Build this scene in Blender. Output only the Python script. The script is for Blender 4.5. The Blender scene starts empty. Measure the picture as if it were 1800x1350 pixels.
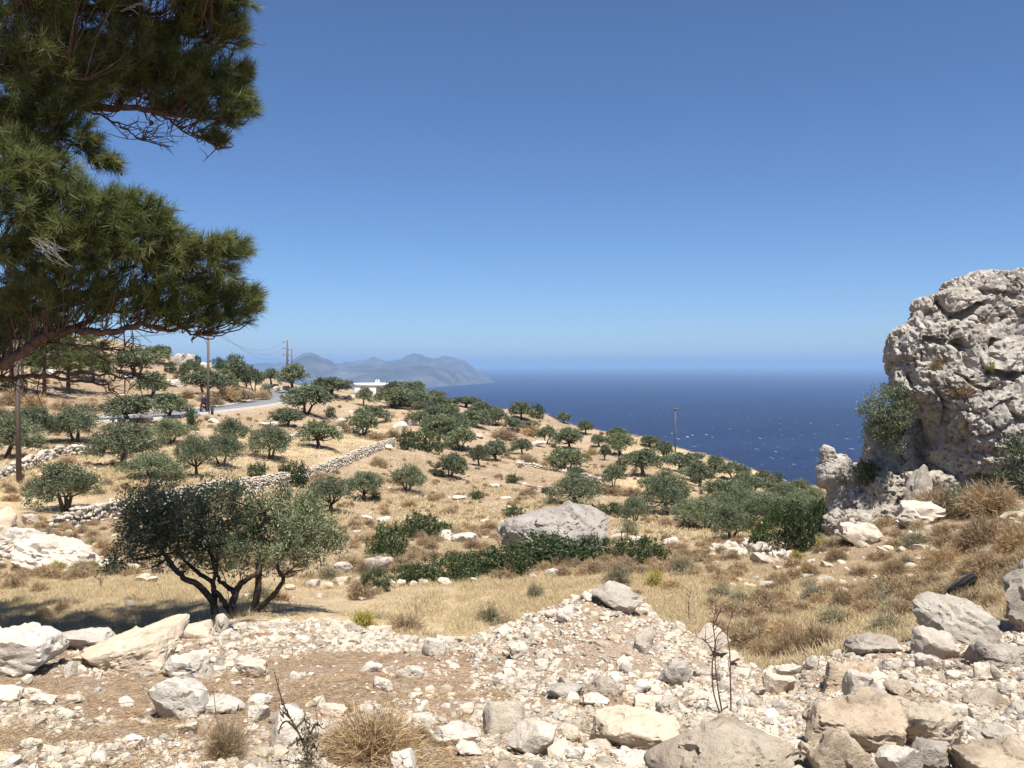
import bpy, bmesh, math, random
import numpy as np
from mathutils import Vector, Matrix, Euler

random.seed(7)
RNG = np.random.default_rng(11)
SC = bpy.context.scene
COL = SC.collection

# ------------------------------------------------------------------ camera
EYE = 1.6
F = 1560.0                      # focal length in photo pixels (photo 1800 wide)
HOR = 640.0                     # photo row of the level line
cam_d = bpy.data.cameras.new('camera')
cam_d.sensor_width = 36.0
cam_d.lens = 36.0 * F / 1800.0
cam_d.shift_y = -(675.0 - HOR) / 1800.0
cam_d.clip_start = 0.1
cam_d.clip_end = 300000.0
cam = bpy.data.objects.new('camera', cam_d)
COL.objects.link(cam)
cam.location = (0, 0, EYE)
cam.rotation_euler = (math.radians(90), 0, 0)
SC.camera = cam

# ------------------------------------------------------------------ light
SUN_EL = math.radians(67)
sun_h = Vector((0.40, -0.917, 0)).normalized()
to_sun = Vector((sun_h.x * math.cos(SUN_EL), sun_h.y * math.cos(SUN_EL), math.sin(SUN_EL)))
world = bpy.data.worlds.new('World')
SC.world = world
world.use_nodes = True
wn = world.node_tree.nodes
bg = wn['Background']
sky = wn.new('ShaderNodeTexSky')
sky.sky_type = 'NISHITA'
sky.sun_disc = False
sky.sun_elevation = SUN_EL
sky.sun_rotation = math.atan2(sun_h.x, sun_h.y)
sky.altitude = 300
sky.air_density = 0.72
sky.dust_density = 0.55
sky.ozone_density = 10.0
world.node_tree.links.new(sky.outputs['Color'], bg.inputs['Color'])
bg.inputs['Strength'].default_value = 0.082
sun_d = bpy.data.lights.new('sun', 'SUN')
sun_d.energy = 4.9
sun_d.angle = math.radians(0.53)
sun_d.color = (1.0, 0.955, 0.88)
sun_o = bpy.data.objects.new('sun', sun_d)
COL.objects.link(sun_o)
sun_o.rotation_euler = to_sun.to_track_quat('Z', 'Y').to_euler()
sun_o.location = (0, 0, 60)
SC.view_settings.view_transform = 'Standard'
SC.view_settings.look = 'None'
SC.view_settings.gamma = 1.0
SC.view_settings.use_curve_mapping = False
SC.view_settings.exposure = 0.72
SC.render.engine = 'CYCLES'
SC.cycles.max_bounces = 6
SC.cycles.diffuse_bounces = 3
SC.cycles.glossy_bounces = 2
SC.cycles.transmission_bounces = 3
SC.cycles.transparent_max_bounces = 8
SC.cycles.volume_bounces = 0
SC.cycles.use_denoising = True

# ------------------------------------------------------------------ numeric helpers
def _hash(ix, iy, iz, seed):
    with np.errstate(over='ignore'):
        h = (ix.astype(np.uint32) * np.uint32(374761393) + iy.astype(np.uint32) * np.uint32(668265263)
             + iz.astype(np.uint32) * np.uint32(2147483647) + np.uint32((seed * 974711 + 12345) & 0xffffffff))
        h = (h ^ (h >> np.uint32(13))) * np.uint32(1274126177)
        h = (h ^ (h >> np.uint32(16))) * np.uint32(2246822519)
        return h ^ (h >> np.uint32(15))

def noise(P, seed=0):
    """gradient noise, about -1..1, P is (N,3)"""
    P = np.asarray(P, dtype=np.float64)
    I = np.floor(P).astype(np.int64)
    f = P - I
    u = f * f * f * (f * (f * 6 - 15) + 10)
    r = np.zeros(len(P))
    for dx in (0, 1):
        for dy in (0, 1):
            for dz in (0, 1):
                h = _hash(I[:, 0] + dx, I[:, 1] + dy, I[:, 2] + dz, seed)
                g0 = (h & np.uint32(1023)) / 511.5 - 1
                g1 = ((h >> np.uint32(10)) & np.uint32(1023)) / 511.5 - 1
                g2 = ((h >> np.uint32(20)) & np.uint32(1023)) / 511.5 - 1
                d = g0 * (f[:, 0] - dx) + g1 * (f[:, 1] - dy) + g2 * (f[:, 2] - dz)
                w = (u[:, 0] if dx else 1 - u[:, 0]) * (u[:, 1] if dy else 1 - u[:, 1]) * (u[:, 2] if dz else 1 - u[:, 2])
                r += w * d
    return r * 1.2

def fbm(P, octaves=4, seed=0, gain=0.5, lac=2.03, ridged=False):
    r = np.zeros(len(P)); a = 1.0; Q = np.array(P, dtype=np.float64)
    for o in range(octaves):
        n = noise(Q, seed + o * 17)
        r += a * ((1 - 2 * np.abs(n)) if ridged else n)
        Q = Q * lac + 3.7
        a *= gain
    return r

def cells(P, seed=0):
    """voronoi: distance to the nearest and second nearest point, and a random value per cell"""
    P = np.asarray(P, dtype=np.float64)
    I = np.floor(P).astype(np.int64)
    f1 = np.full(len(P), 9.0); f2 = np.full(len(P), 9.0); cid = np.zeros(len(P))
    for dx in (-1, 0, 1):
        for dy in (-1, 0, 1):
            for dz in (-1, 0, 1):
                C = I + np.array([dx, dy, dz])
                h = _hash(C[:, 0], C[:, 1], C[:, 2], seed)
                q = C + np.stack([(h & np.uint32(1023)) / 1023.0, ((h >> np.uint32(10)) & np.uint32(1023)) / 1023.0,
                                  ((h >> np.uint32(20)) & np.uint32(1023)) / 1023.0], 1)
                d = np.sqrt(((P - q) ** 2).sum(1))
                near = d < f1
                f2 = np.where(near, f1, np.minimum(f2, d))
                cid = np.where(near, (h >> np.uint32(7)).astype(np.float64) % 1000 / 1000.0, cid)
                f1 = np.where(near, d, f1)
    return f1, f2, cid

def facets(P, seed, off, tilt, crack=0.0, cw=0.12):
    """broken-rock relief: every voronoi cell is a flat chip with its own step and slant, cracks between them"""
    P = np.asarray(P, dtype=np.float64)
    I = np.floor(P).astype(np.int64)
    f1 = np.full(len(P), 9.0); f2 = np.full(len(P), 9.0); k = np.zeros(len(P))
    for dx in (-1, 0, 1):
        for dy in (-1, 0, 1):
            for dz in (-1, 0, 1):
                C = I + np.array([dx, dy, dz])
                h = _hash(C[:, 0], C[:, 1], C[:, 2], seed)
                h2 = _hash(C[:, 0], C[:, 1], C[:, 2], seed + 999)
                q = C + np.stack([(h & np.uint32(1023)) / 1023.0, ((h >> np.uint32(10)) & np.uint32(1023)) / 1023.0,
                                  ((h >> np.uint32(20)) & np.uint32(1023)) / 1023.0], 1)
                v = np.stack([(h2 & np.uint32(1023)) / 511.5 - 1, ((h2 >> np.uint32(10)) & np.uint32(1023)) / 511.5 - 1,
                              ((h2 >> np.uint32(20)) & np.uint32(1023)) / 511.5 - 1], 1)
                e = P - q
                d = np.sqrt((e ** 2).sum(1))
                kk = off * ((h2 >> np.uint32(5)).astype(np.float64) % 1000 / 1000.0 - .5) + tilt * (e * v).sum(1)
                near = d < f1
                f2 = np.where(near, f1, np.minimum(f2, d))
                k = np.where(near, kk, k)
                f1 = np.where(near, d, f1)
    if crack:
        k = k - crack * sstep(cw, 0.0, f2 - f1)
    return k

def sstep(a, b, x):
    t = np.clip((x - a) / (b - a), 0, 1)
    return t * t * (3 - 2 * t)

def unit(v):
    v = np.asarray(v, dtype=np.float64)
    return v / np.maximum(np.linalg.norm(v, axis=-1, keepdims=True), 1e-9)

# ------------------------------------------------------------------ mesh helpers
def make_mesh(name, V, F_, mat=None, tint=None, smooth=False, extra=None):
    """V (N,3); F_ an (M,k) array or a list of such arrays"""
    V = np.asarray(V, dtype=np.float32)
    fl = F_ if isinstance(F_, list) else [F_]
    fl = [np.asarray(f, dtype=np.int32) for f in fl if len(f)]
    me = bpy.data.meshes.new(name)
    me.vertices.add(len(V))
    me.vertices.foreach_set('co', V.ravel())
    loops = np.concatenate([f.ravel() for f in fl])
    sizes = np.concatenate([np.full(len(f), f.shape[1], dtype=np.int32) for f in fl])
    starts = np.concatenate([[0], np.cumsum(sizes)[:-1]]).astype(np.int32)
    me.loops.add(len(loops))
    me.loops.foreach_set('vertex_index', loops)
    me.polygons.add(len(sizes))
    me.polygons.foreach_set('loop_start', starts)
    if smooth:
        me.polygons.foreach_set('use_smooth', np.ones(len(sizes), dtype=bool))
    if tint is not None:
        a = me.attributes.new('tint', 'FLOAT', 'FACE' if len(tint) == len(sizes) else 'POINT')
        a.data.foreach_set('value', np.asarray(tint, dtype=np.float32))
    if extra:
        for k, v in extra.items():
            a = me.attributes.new(k, 'FLOAT', 'POINT')
            a.data.foreach_set('value', np.asarray(v, dtype=np.float32))
    me.update(calc_edges=True)
    me.validate()
    if mat:
        me.materials.append(mat)
    return me

def link(name, me, parent=None, loc=None, rot=None, scale=None):
    o = bpy.data.objects.new(name, me)
    COL.objects.link(o)
    if parent: o.parent = parent
    if loc is not None: o.location = loc
    if rot is not None: o.rotation_euler = rot
    if scale is not None: o.scale = scale
    return o

def empty(name, loc=(0, 0, 0), rz=0.0, scale=None):
    o = bpy.data.objects.new(name, None)
    COL.objects.link(o)
    o.empty_display_size = 0.3
    o.location = loc
    o.rotation_euler = (0, 0, rz)
    if scale is not None: o.scale = scale
    return o

def tag(o, label=None, cat=None, group=None, kind=None):
    if label: o['label'] = label
    if cat: o['category'] = cat
    if group: o['group'] = group
    if kind: o['kind'] = kind
    return o

class MB:
    """collects tubes, boxes and quads and turns them into one mesh"""
    def __init__(s): s.V = []; s.Q = []; s.T = []; s.n = 0
    def add(s, V, Q=None, T=None):
        V = np.asarray(V, dtype=np.float64)
        if Q is not None and len(Q): s.Q.append(np.asarray(Q) + s.n)
        if T is not None and len(T): s.T.append(np.asarray(T) + s.n)
        s.V.append(V); s.n += len(V)
    def tube(s, pts, rad, k=6, cap=True):
        P = np.asarray(pts, dtype=np.float64); m = len(P)
        R = np.broadcast_to(np.asarray(rad, dtype=np.float64), (m,))
        D = np.gradient(P, axis=0) if m > 1 else np.array([[0, 0, 1.0]])
        D = unit(D)
        ref = np.array([0.0, 0, 1]) if abs(D[:, 2]).mean() < 0.8 else np.array([1.0, 0, 0])
        A = unit(np.cross(D, ref)); B = np.cross(D, A)
        an = np.arange(k) * 2 * math.pi / k
        V = (P[:, None] + R[:, None, None] * (np.cos(an)[None, :, None] * A[:, None] + np.sin(an)[None, :, None] * B[:, None])).reshape(-1, 3)
        i = np.arange(m - 1)[:, None] * k; j = np.arange(k)[None, :]; j2 = (j + 1) % k
        Q = np.stack([i + j, i + j2, i + k + j2, i + k + j], -1).reshape(-1, 4)
        T = None
        if cap:
            V = np.vstack([V, P[-1:], P[:1]])
            e = (m - 1) * k
            T = np.array([[e + a, e + (a + 1) % k, m * k] for a in range(k)] + [[(a + 1) % k, a, m * k + 1] for a in range(k)])
        s.add(V, Q, T)
    def box(s, c, h, rz=0.0, rx=0.0, ry=0.0):
        M = Euler((rx, ry, rz)).to_matrix()
        V = [Vector(c) + M @ Vector((sx * h[0], sy * h[1], sz * h[2])) for sz in (-1, 1) for sy in (-1, 1) for sx in (-1, 1)]
        s.add([tuple(v) for v in V], [[0, 2, 3, 1], [4, 5, 7, 6], [0, 1, 5, 4], [2, 6, 7, 3], [0, 4, 6, 2], [1, 3, 7, 5]])
    def mesh(s, name, mat, smooth=False, tint=None):
        fl = []
        if s.Q: fl.append(np.concatenate(s.Q))
        if s.T: fl.append(np.concatenate(s.T))
        return make_mesh(name, np.concatenate(s.V), fl, mat, smooth=smooth, tint=tint)

def spline(pts, n=10):
    """smooth polyline through pts (rows may carry a radius column)"""
    P = np.asarray(pts, dtype=np.float64)
    if len(P) < 3:
        t = np.linspace(0, 1, n)[:, None]; return P[0] * (1 - t) + P[-1] * t
    out = []
    E = np.vstack([2 * P[0] - P[1], P, 2 * P[-1] - P[-2]])
    for i in range(1, len(E) - 2):
        p0, p1, p2, p3 = E[i - 1], E[i], E[i + 1], E[i + 2]
        t = np.linspace(0, 1, n, endpoint=False)[:, None]
        out.append(0.5 * (2 * p1 + (p2 - p0) * t + (2 * p0 - 5 * p1 + 4 * p2 - p3) * t ** 2 + (3 * p1 - p0 - 3 * p2 + p3) * t ** 3))
    out.append(P[-1:])
    return np.vstack(out)

def leaves(P, D, N, L, W):
    """diamond leaves: base points P, directions D, face normals N -> V, quads"""
    D = unit(D); S = unit(np.cross(D, N))
    L = np.broadcast_to(L, (len(P),))[:, None]; W = np.broadcast_to(W, (len(P),))[:, None]
    V = np.stack([P, P + D * L * 0.5 + S * W * 0.5, P + D * L, P + D * L * 0.5 - S * W * 0.5], 1).reshape(-1, 3)
    return V, np.arange(len(P) * 4).reshape(-1, 4)

def blades(P, D, L, W, bend=0.0):
    """needles / grass blades: tapering quads, base width W"""
    n = len(P); D = unit(D)
    S = unit(np.cross(D, RNG.normal(size=(n, 3))))
    L = np.broadcast_to(L, (n,))[:, None]; W = np.broadcast_to(W, (n,))[:, None]
    tip = P + D * L + np.array([0, 0, -1.0]) * bend * L
    V = np.stack([P - S * W * .5, P + S * W * .5, tip + S * W * .15, tip - S * W * .15], 1).reshape(-1, 3)
    return V, np.arange(n * 4).reshape(-1, 4)

_ico = {}
def ico(level):
    if level not in _ico:
        bm = bmesh.new()
        bmesh.ops.create_icosphere(bm, subdivisions=level, radius=1.0)
        bm.verts.ensure_lookup_table()
        _ico[level] = (np.array([v.co[:] for v in bm.verts]), np.array([[v.index for v in f.verts] for f in bm.faces]))
        bm.free()
    return _ico[level]

def facet_shape(d, rs, planes=14, p=16, lo=0.62, hi=1.0):
    n = unit(rs.normal(size=(planes, 3)))
    n = np.vstack([n, [[0, 0, 1], [0, 0, -1], [1, 0, 0], [-1, 0, 0], [0, 1, 0], [0, -1, 0]] + rs.normal(size=(6, 3)) * 0.25])
    n = unit(n)
    h = rs.uniform(lo, hi, len(n))
    c = np.maximum(d @ n.T, 1e-4) / h
    return (c ** p).sum(1) ** (-1.0 / p)

def rock_mesh(name, seed, level, mat, dims=(1, 1, 1), rough=0.05, freq=2.2, planes=14, p=16, strata=0.0, pits=0.0, tilt=(0.3, 0.2)):
    """an angular limestone block of half size dims"""
    rs = np.random.default_rng(seed)
    d, fcs = ico(level)
    r = facet_shape(d, rs, planes, p)
    V = d * r[:, None] * np.array(dims)
    size = float(np.mean(dims))
    Q = V / size
    k = fbm(Q * freq + seed * 7.1, 5, seed, 0.55) * rough * .45
    Wq = Q + np.stack([fbm(Q * 2 + i * 9, 2, seed + i) for i in range(3)], 1) * .12 + seed * 3.3
    k += facets(Wq * 1.25, seed + 11, rough * 1.1, rough * 1.3)
    k += facets(Wq * 3.1, seed + 12, rough * .30, rough * .5)
    if level >= 4: k += facets(Wq * 7.5, seed + 13, rough * .16, rough * .35)
    if level >= 5: k += fbm(Q * 14, 3, seed + 14, .6) * rough * .12
    if strata:
        ax = unit(np.array([tilt[0], tilt[1], 1.0]))
        s = (Q @ ax) * 5.0 + fbm(Q * 1.5, 2, seed + 9) * 0.9
        k += (np.abs((s % 1.0) - 0.5) * 2 - 0.5) * strata * (0.4 + 0.6 * sstep(-0.2, 0.3, noise(Q * 1.7, seed + 4)))
    if pits:
        f1, f2, c = cells(Q * freq * 2.4 + seed, seed + 5)
        k -= pits * sstep(0.12, 0.0, f2 - f1) * sstep(0.3, 0.8, c)
    V = V + d * (k * size)[:, None]
    me = make_mesh(name, V, fcs, mat, smooth=True)
    me.set_sharp_from_angle(angle=math.radians(34))
    return me

def join_arrays(parts):
    V = []; Fq = []; n = 0
    for v, f in parts:
        V.append(v); Fq.append(f + n); n += len(v)
    return np.concatenate(V), np.concatenate(Fq)

# ------------------------------------------------------------------ material helpers
class NT:
    def __init__(s, name):
        s.m = bpy.data.materials.new(name); s.m.use_nodes = True
        s.t = s.m.node_tree; s.n = s.t.nodes; s.p = s.n['Principled BSDF']; s.out = s.n['Material Output']
    def new(s, ty, **kw):
        n = s.n.new(ty)
        for k, v in kw.items(): setattr(n, k, v)
        return n
    def ln(s, a, b): s.t.links.new(a, b)
    def pos(s): return s.new('ShaderNodeNewGeometry').outputs['Position']
    def noise(s, vec, scale, detail=4, rough=0.55, dist=0.0):
        n = s.new('ShaderNodeTexNoise'); n.inputs['Scale'].default_value = scale
        n.inputs['Detail'].default_value = detail; n.inputs['Roughness'].default_value = rough
        n.inputs['Distortion'].default_value = dist
        s.ln(vec, n.inputs['Vector']); return n.outputs['Fac']
    def voro(s, vec, scale, feature='F1'):
        n = s.new('ShaderNodeTexVoronoi', feature=feature); n.inputs['Scale'].default_value = scale
        s.ln(vec, n.inputs['Vector']); return n.outputs['Distance']
    def ramp(s, fac, stops):
        n = s.new('ShaderNodeValToRGB'); e = n.color_ramp.elements
        while len(e) < len(stops): e.new(0.5)
        for el, (p, c) in zip(e, stops):
            el.position = p
            el.color = (c, c, c, 1) if isinstance(c, (int, float)) else (*c, 1)
        s.ln(fac, n.inputs['Fac']); return n.outputs['Color']
    def mix(s, fac, a, b, mode='MIX'):
        n = s.new('ShaderNodeMix', data_type='RGBA', blend_type=mode)
        for sock, v in ((n.inputs[0], fac), (n.inputs[6], a), (n.inputs[7], b)):
            if hasattr(v, 'is_linked') or hasattr(v, 'links'): s.ln(v, sock)
            elif isinstance(v, (int, float)): sock.default_value = v if sock == n.inputs[0] else (v, v, v, 1)
            else: sock.default_value = (*v, 1)
        return n.outputs[2]
    def math(s, op, a, b=None):
        n = s.new('ShaderNodeMath', operation=op)
        for i, v in enumerate((a, b)):
            if v is None: continue
            if isinstance(v, (int, float)): n.inputs[i].default_value = v
            else: s.ln(v, n.inputs[i])
        return n.outputs[0]
    def attr(s, name):
        return s.new('ShaderNodeAttribute', attribute_name=name).outputs['Fac']
    def rnd(s): return s.new('ShaderNodeObjectInfo').outputs['Random']
    def bump(s, h, strength=0.4, dist=0.02, normal=None):
        b = s.new('ShaderNodeBump'); b.inputs['Strength'].default_value = strength; b.inputs['Distance'].default_value = dist
        s.ln(h, b.inputs['Height'])
        if normal: s.ln(normal, b.inputs['Normal'])
        return b.outputs['Normal']
    def finish(s, col, rough=0.9, spec=0.15, normal=None):
        if isinstance(col, tuple): s.p.inputs['Base Color'].default_value = (*col, 1)
        else: s.ln(col, s.p.inputs['Base Color'])
        s.p.inputs['Roughness'].default_value = rough
        s.p.inputs['Specular IOR Level'].default_value = spec
        if normal: s.ln(normal, s.p.inputs['Normal'])
        return s.m

def stone_mat(name, light, mid, dark, warm=(0.40, 0.27, 0.17), scale=1.0, warm_amt=0.4, bump=0.6):
    t = NT(name); P = t.pos()
    a = t.noise(P, 1.6 * scale, 8, 0.65)
    c = t.ramp(a, [(0.30, dark), (0.48, mid), (0.66, light)])
    w = t.ramp(t.noise(P, 2.3 * scale, 4, 0.6), [(0.52, 0.0), (0.72, warm_amt)])
    c = t.mix(w, c, warm)
    pit = t.ramp(t.noise(P, 17 * scale, 5, 0.7, 0.4), [(0.33, 0.7), (0.45, 0.0)])
    c = t.mix(pit, c, dark)
    r = t.rnd()
    c = t.mix(1.0, c, t.ramp(r, [(0.0, (0.84, 0.80, 0.76)), (0.4, (1.0, 0.99, 0.96)), (0.8, (1.06, 1.0, 0.92)), (1.0, (1.0, 0.9, 0.8))]), 'MULTIPLY')
    h = t.math('ADD', t.noise(P, 9 * scale, 10, 0.7), t.math('MULTIPLY', t.noise(P, 45 * scale, 4, 0.65), 0.5))
    return t.finish(c, 0.92, 0.12, t.bump(h, bump, 0.05 / scale))

def leaf_mat(name, stops, trans=0.22, rough=0.5, spec=0.3, vary=0.25):
    t = NT(name)
    c = t.ramp(t.attr('tint'), stops)
    c = t.mix(1.0, c, t.ramp(t.rnd(), [(0.0, (1 - vary, 1 - vary, 1 - vary)), (0.5, 1.0), (1.0, (1 + vary, 1 + vary * .8, 1 + vary * .3))]), 'MULTIPLY')
    t.finish(c, rough, spec)
    tr = t.new('ShaderNodeBsdfTranslucent'); t.ln(c, tr.inputs['Color'])
    mx = t.new('ShaderNodeMixShader'); mx.inputs[0].default_value = trans
    t.ln(t.p.outputs[0], mx.inputs[1]); t.ln(tr.outputs[0], mx.inputs[2]); t.ln(mx.outputs[0], t.out.inputs['Surface'])
    return t.m

def plain_mat(name, col, rough=0.8, spec=0.2, var=0.12, scale=8.0, bump=0.2):
    t = NT(name); P = t.pos()
    n = t.noise(P, scale, 6, 0.6)
    c = t.mix(1.0, col, t.ramp(n, [(0.3, 1 - var), (0.7, 1 + var)]), 'MULTIPLY')
    return t.finish(c, rough, spec, t.bump(n, bump, 0.01))

M = {}
M['lime'] = stone_mat('pale_limestone', (0.62, 0.58, 0.525), (0.55, 0.51, 0.45), (0.36, 0.325, 0.285), warm=(0.44, 0.34, 0.25), warm_amt=0.35)
M['cream'] = stone_mat('cream_limestone', (0.60, 0.55, 0.47), (0.54, 0.485, 0.395), (0.36, 0.315, 0.255), warm=(0.44, 0.35, 0.22), warm_amt=0.55)
M['sand'] = stone_mat('sandy_breccia', (0.56, 0.495, 0.40), (0.47, 0.405, 0.32), (0.22, 0.185, 0.15), warm=(0.36, 0.26, 0.17), scale=2.2, bump=1.0)
M['greyrock'] = stone_mat('grey_limestone', (0.50, 0.465, 0.41), (0.42, 0.385, 0.335), (0.21, 0.185, 0.16), warm=(0.32, 0.24, 0.17), scale=1.6, bump=0.9)
M['cliff'] = stone_mat('weathered_cliff_limestone', (0.49, 0.47, 0.44), (0.425, 0.405, 0.375), (0.185, 0.172, 0.158), warm=(0.38, 0.29, 0.20), warm_amt=0.35, scale=1.0, bump=1.0)
M['bark'] = plain_mat('olive_bark', (0.085, 0.07, 0.055), 0.95, 0.1, 0.5, 25, 0.9)
M['pinebark'] = plain_mat('pine_bark', (0.12, 0.075, 0.055), 0.95, 0.1, 0.5, 18, 1.0)
M['deadwood'] = plain_mat('grey_dead_wood', (0.24, 0.21, 0.18), 0.95, 0.1, 0.3, 30, 0.6)
M['olive'] = leaf_mat('olive_leaf', [(0.0, (0.072, 0.085, 0.038)), (0.4, (0.140, 0.170, 0.085)), (0.75, (0.215, 0.245, 0.15)), (1.0, (0.36, 0.38, 0.28))], trans=0.28)
M['evergreen'] = leaf_mat('evergreen_leaf', [(0.0, (0.028, 0.042, 0.015)), (0.5, (0.056, 0.086, 0.028)), (1.0, (0.125, 0.165, 0.062))], vary=0.3)
M['needle'] = leaf_mat('pine_needle', [(0.0, (0.065, 0.073, 0.024)), (0.5, (0.125, 0.155, 0.046)), (1.0, (0.27, 0.29, 0.11))], trans=0.32, rough=0.45, vary=0.05)
M['dry'] = leaf_mat('dry_twig', [(0.0, (0.17, 0.12, 0.085)), (0.45, (0.38, 0.275, 0.165)), (1.0, (0.55, 0.42, 0.26))], trans=0.15, rough=0.9, spec=0.05)
M['grass'] = leaf_mat('dry_grass', [(0.0, (0.42, 0.325, 0.185)), (0.5, (0.58, 0.47, 0.285)), (1.0, (0.73, 0.63, 0.42))], trans=0.35, rough=0.8, spec=0.1, vary=0.12)
M['palegrass'] = leaf_mat('pale_weed', [(0.0, (0.22, 0.20, 0.13)), (0.5, (0.36, 0.32, 0.21)), (1.0, (0.5, 0.46, 0.3))], trans=0.25, rough=0.9, spec=0.05)
M['yellowweed'] = leaf_mat('yellow_weed', [(0.0, (0.30, 0.26, 0.06)), (0.5, (0.46, 0.40, 0.12)), (1.0, (0.6, 0.52, 0.2))], trans=0.25, rough=0.9, spec=0.05)
# ------------------------------------------------------------------ terrain: heights sampled at surveyed spots
def spot(u, v, Y):            # a place seen at photo column u, row v, standing Y metres away
    return ((u - 900) / F * Y, Y, EYE - (v - HOR) / F * Y)

ctrl = []
def cp(*rows):
    for u, v, Y in rows: ctrl.append(spot(u, v, Y))
def cz(*rows):                # column, distance, height
    for u, Y, z in rows: ctrl.append(((u - 900) / F * Y, Y, z))

for u in (-500, -150, 250, 650, 1050, 1450, 1850, 2200):
    cp((u, 1350, 4.6), (u, 1255, 6.3))
    cz((u, 2.6, -0.12))
for u, v in ((-300, 1175), (100, 1172), (400, 1172), (700, 1178), (900, 1172), (1060, 1150), (1200, 1178), (1350, 1222), (1500, 1200), (1700, 1190), (2000, 1190)):
    cp((u, v, 8.4))
CREST = [(-400, 1110, 11.6), (-200, 1118, 11.6), (0, 1130, 11.6), (120, 1132, 11.6), (250, 1122, 11.8), (400, 1098, 13.5), (500, 1092, 13.5), (600, 1098, 13), (680, 1112, 12),
         (800, 1126, 11), (880, 1108, 10.5), (960, 1078, 10.5), (1010, 1058, 10.5), (1070, 1048, 10.5), (1130, 1078, 10.5), (1200, 1112, 10.5), (1280, 1152, 10),
         (1340, 1192, 9.5), (1400, 1180, 9.5), (1460, 1155, 9.5), (1550, 1140, 10), (1650, 1125, 10.5), (1750, 1105, 11), (1900, 1080, 11), (2200, 1060, 11)]
cp(*CREST)
for u in (-400, -200, 0, 150, 300): cz((u, 14, -2.92), (u, 17, -3.05))
cp((500, 1058, 16), (400, 1062, 16), (560, 1040, 19), (650, 1030, 20), (650, 1078, 16), (700, 1106, 13.5), (800, 1112, 13.5), (850, 1095, 14.2), (760, 1060, 17))
for u in (900, 980, 1070, 1150): cz((u, 13.6, -2.75), (u, 16, -2.95))
cp((1200, 1085, 15), (1330, 1180, 11.6), (1400, 1160, 11.6), (1500, 1112, 13), (1600, 1090, 14), (1700, 1045, 15), (1790, 985, 16), (1950, 960, 16),
   (1300, 1020, 20), (1500, 1020, 19), (1650, 1000, 19), (1790, 935, 20), (1950, 900, 20), (1150, 1002, 22), (1050, 1006, 21), (950, 1010, 21),
   (1420, 957, 27), (1550, 930, 26), (1700, 900, 25), (1800, 882, 25), (2000, 860, 25), (2200, 850, 25), (1900, 850, 40), (2200, 840, 40),
   (100, 1008, 22), (-100, 1010, 22), (300, 1002, 22), (30, 950, 28), (150, 918, 34), (-200, 920, 34), (450, 960, 29), (600, 990, 24), (760, 950, 30),
   (975, 976, 27), (735, 940, 32), (1125, 985, 27), (1250, 985, 29), (1340, 968, 33), (1440, 950, 32), (1283, 949, 46), (1117, 920, 58), (1174, 906, 70),
   (1003, 887, 62), (640, 880, 62), (582, 903, 52), (712, 865, 70), (791, 840, 84), (700, 825, 82), (871, 811, 103), (809, 792, 114), (918, 798, 114),
   (1002, 791, 128), (998, 829, 104), (1078, 856, 90), (1091, 800, 124), (1029, 763, 145), (991, 744, 158), (949, 733, 163), (872, 749, 140),
   (833, 748, 138), (820, 715, 165), (745, 728, 130), (770, 752, 120), (639, 769, 108), (690, 718, 150), (733, 686, 190), (1164, 807, 130), (1194, 829, 114),
   (1230, 855, 100), (1257, 827, 125), (1290, 842, 118), (1320, 868, 100), (1405, 862, 118), (1428, 890, 92), (1130, 835, 98), (1270, 880, 80), (1375, 885, 88),
   (1500, 880, 80), (1600, 880, 70), (1700, 870, 60),
   (52, 782, 72), (133, 776, 75), (226, 744, 88), (296, 733, 95), (216, 820, 58), (300, 780, 75), (268, 838, 54), (347, 840, 55), (389, 820, 62), (474, 807, 72),
   (560, 787, 82), (505, 751, 98), (538, 728, 110), (583, 698, 150), (514, 682, 152), (394, 694, 125), (361, 695, 120), (417, 687, 140), (269, 698, 115),
   (273, 636, 160), (238, 658, 145), (78, 698, 100), (120, 691, 110), (110, 897, 40), (0, 745, 80), (-200, 745, 80), (150, 738, 86), (210, 735, 90), (290, 728, 97),
   (348, 724, 105), (430, 714, 117), (490, 702, 133), (495, 690, 150), (480, 686, 165), (240, 910, 36), (30, 845, 50), (-200, 850, 50), (650, 697, 180), (600, 690, 170),
   (230, 908, 37), (500, 852, 60), (600, 815, 78), (690, 782, 98), (330, 760, 80), (420, 735, 100), (640, 740, 128), (560, 712, 130))
SIL = [(-300, 560, 190), (-100, 585, 200), (60, 600, 205), (150, 606, 205), (200, 601, 200), (250, 612, 200), (300, 628, 200), (345, 640, 200), (430, 655, 195), (480, 668, 190), (540, 680, 190),
       (600, 684, 190), (680, 686, 195), (750, 694, 192), (850, 716, 172), (950, 736, 164), (1030, 752, 152), (1100, 766, 142), (1180, 788, 136), (1250, 806, 130),
       (1330, 832, 124), (1420, 858, 118), (1550, 880, 110), (1750, 890, 100), (2000, 900, 90)]
cp(*SIL)
for u, v, Y in SIL:
    zs = EYE - (v - HOR) / F * Y * 1.3
    cz((u, Y * 1.3, min(zs - 9, -8)), (u, Y * 2.1, -85), (u, 900, -278), (u, 1500, -285))
for u in (-1600, -900): cz((u, 30, -2), (u, 100, 4), (u, 200, 22), (u, 600, 20), (u, 12, -1.8), (u, 5, -0.5))
for u in (2700, 3400): cz((u, 30, -2), (u, 100, -14), (u, 200, -60), (u, 600, -250), (u, 12, -1.7), (u, 5, -0.5))

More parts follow.
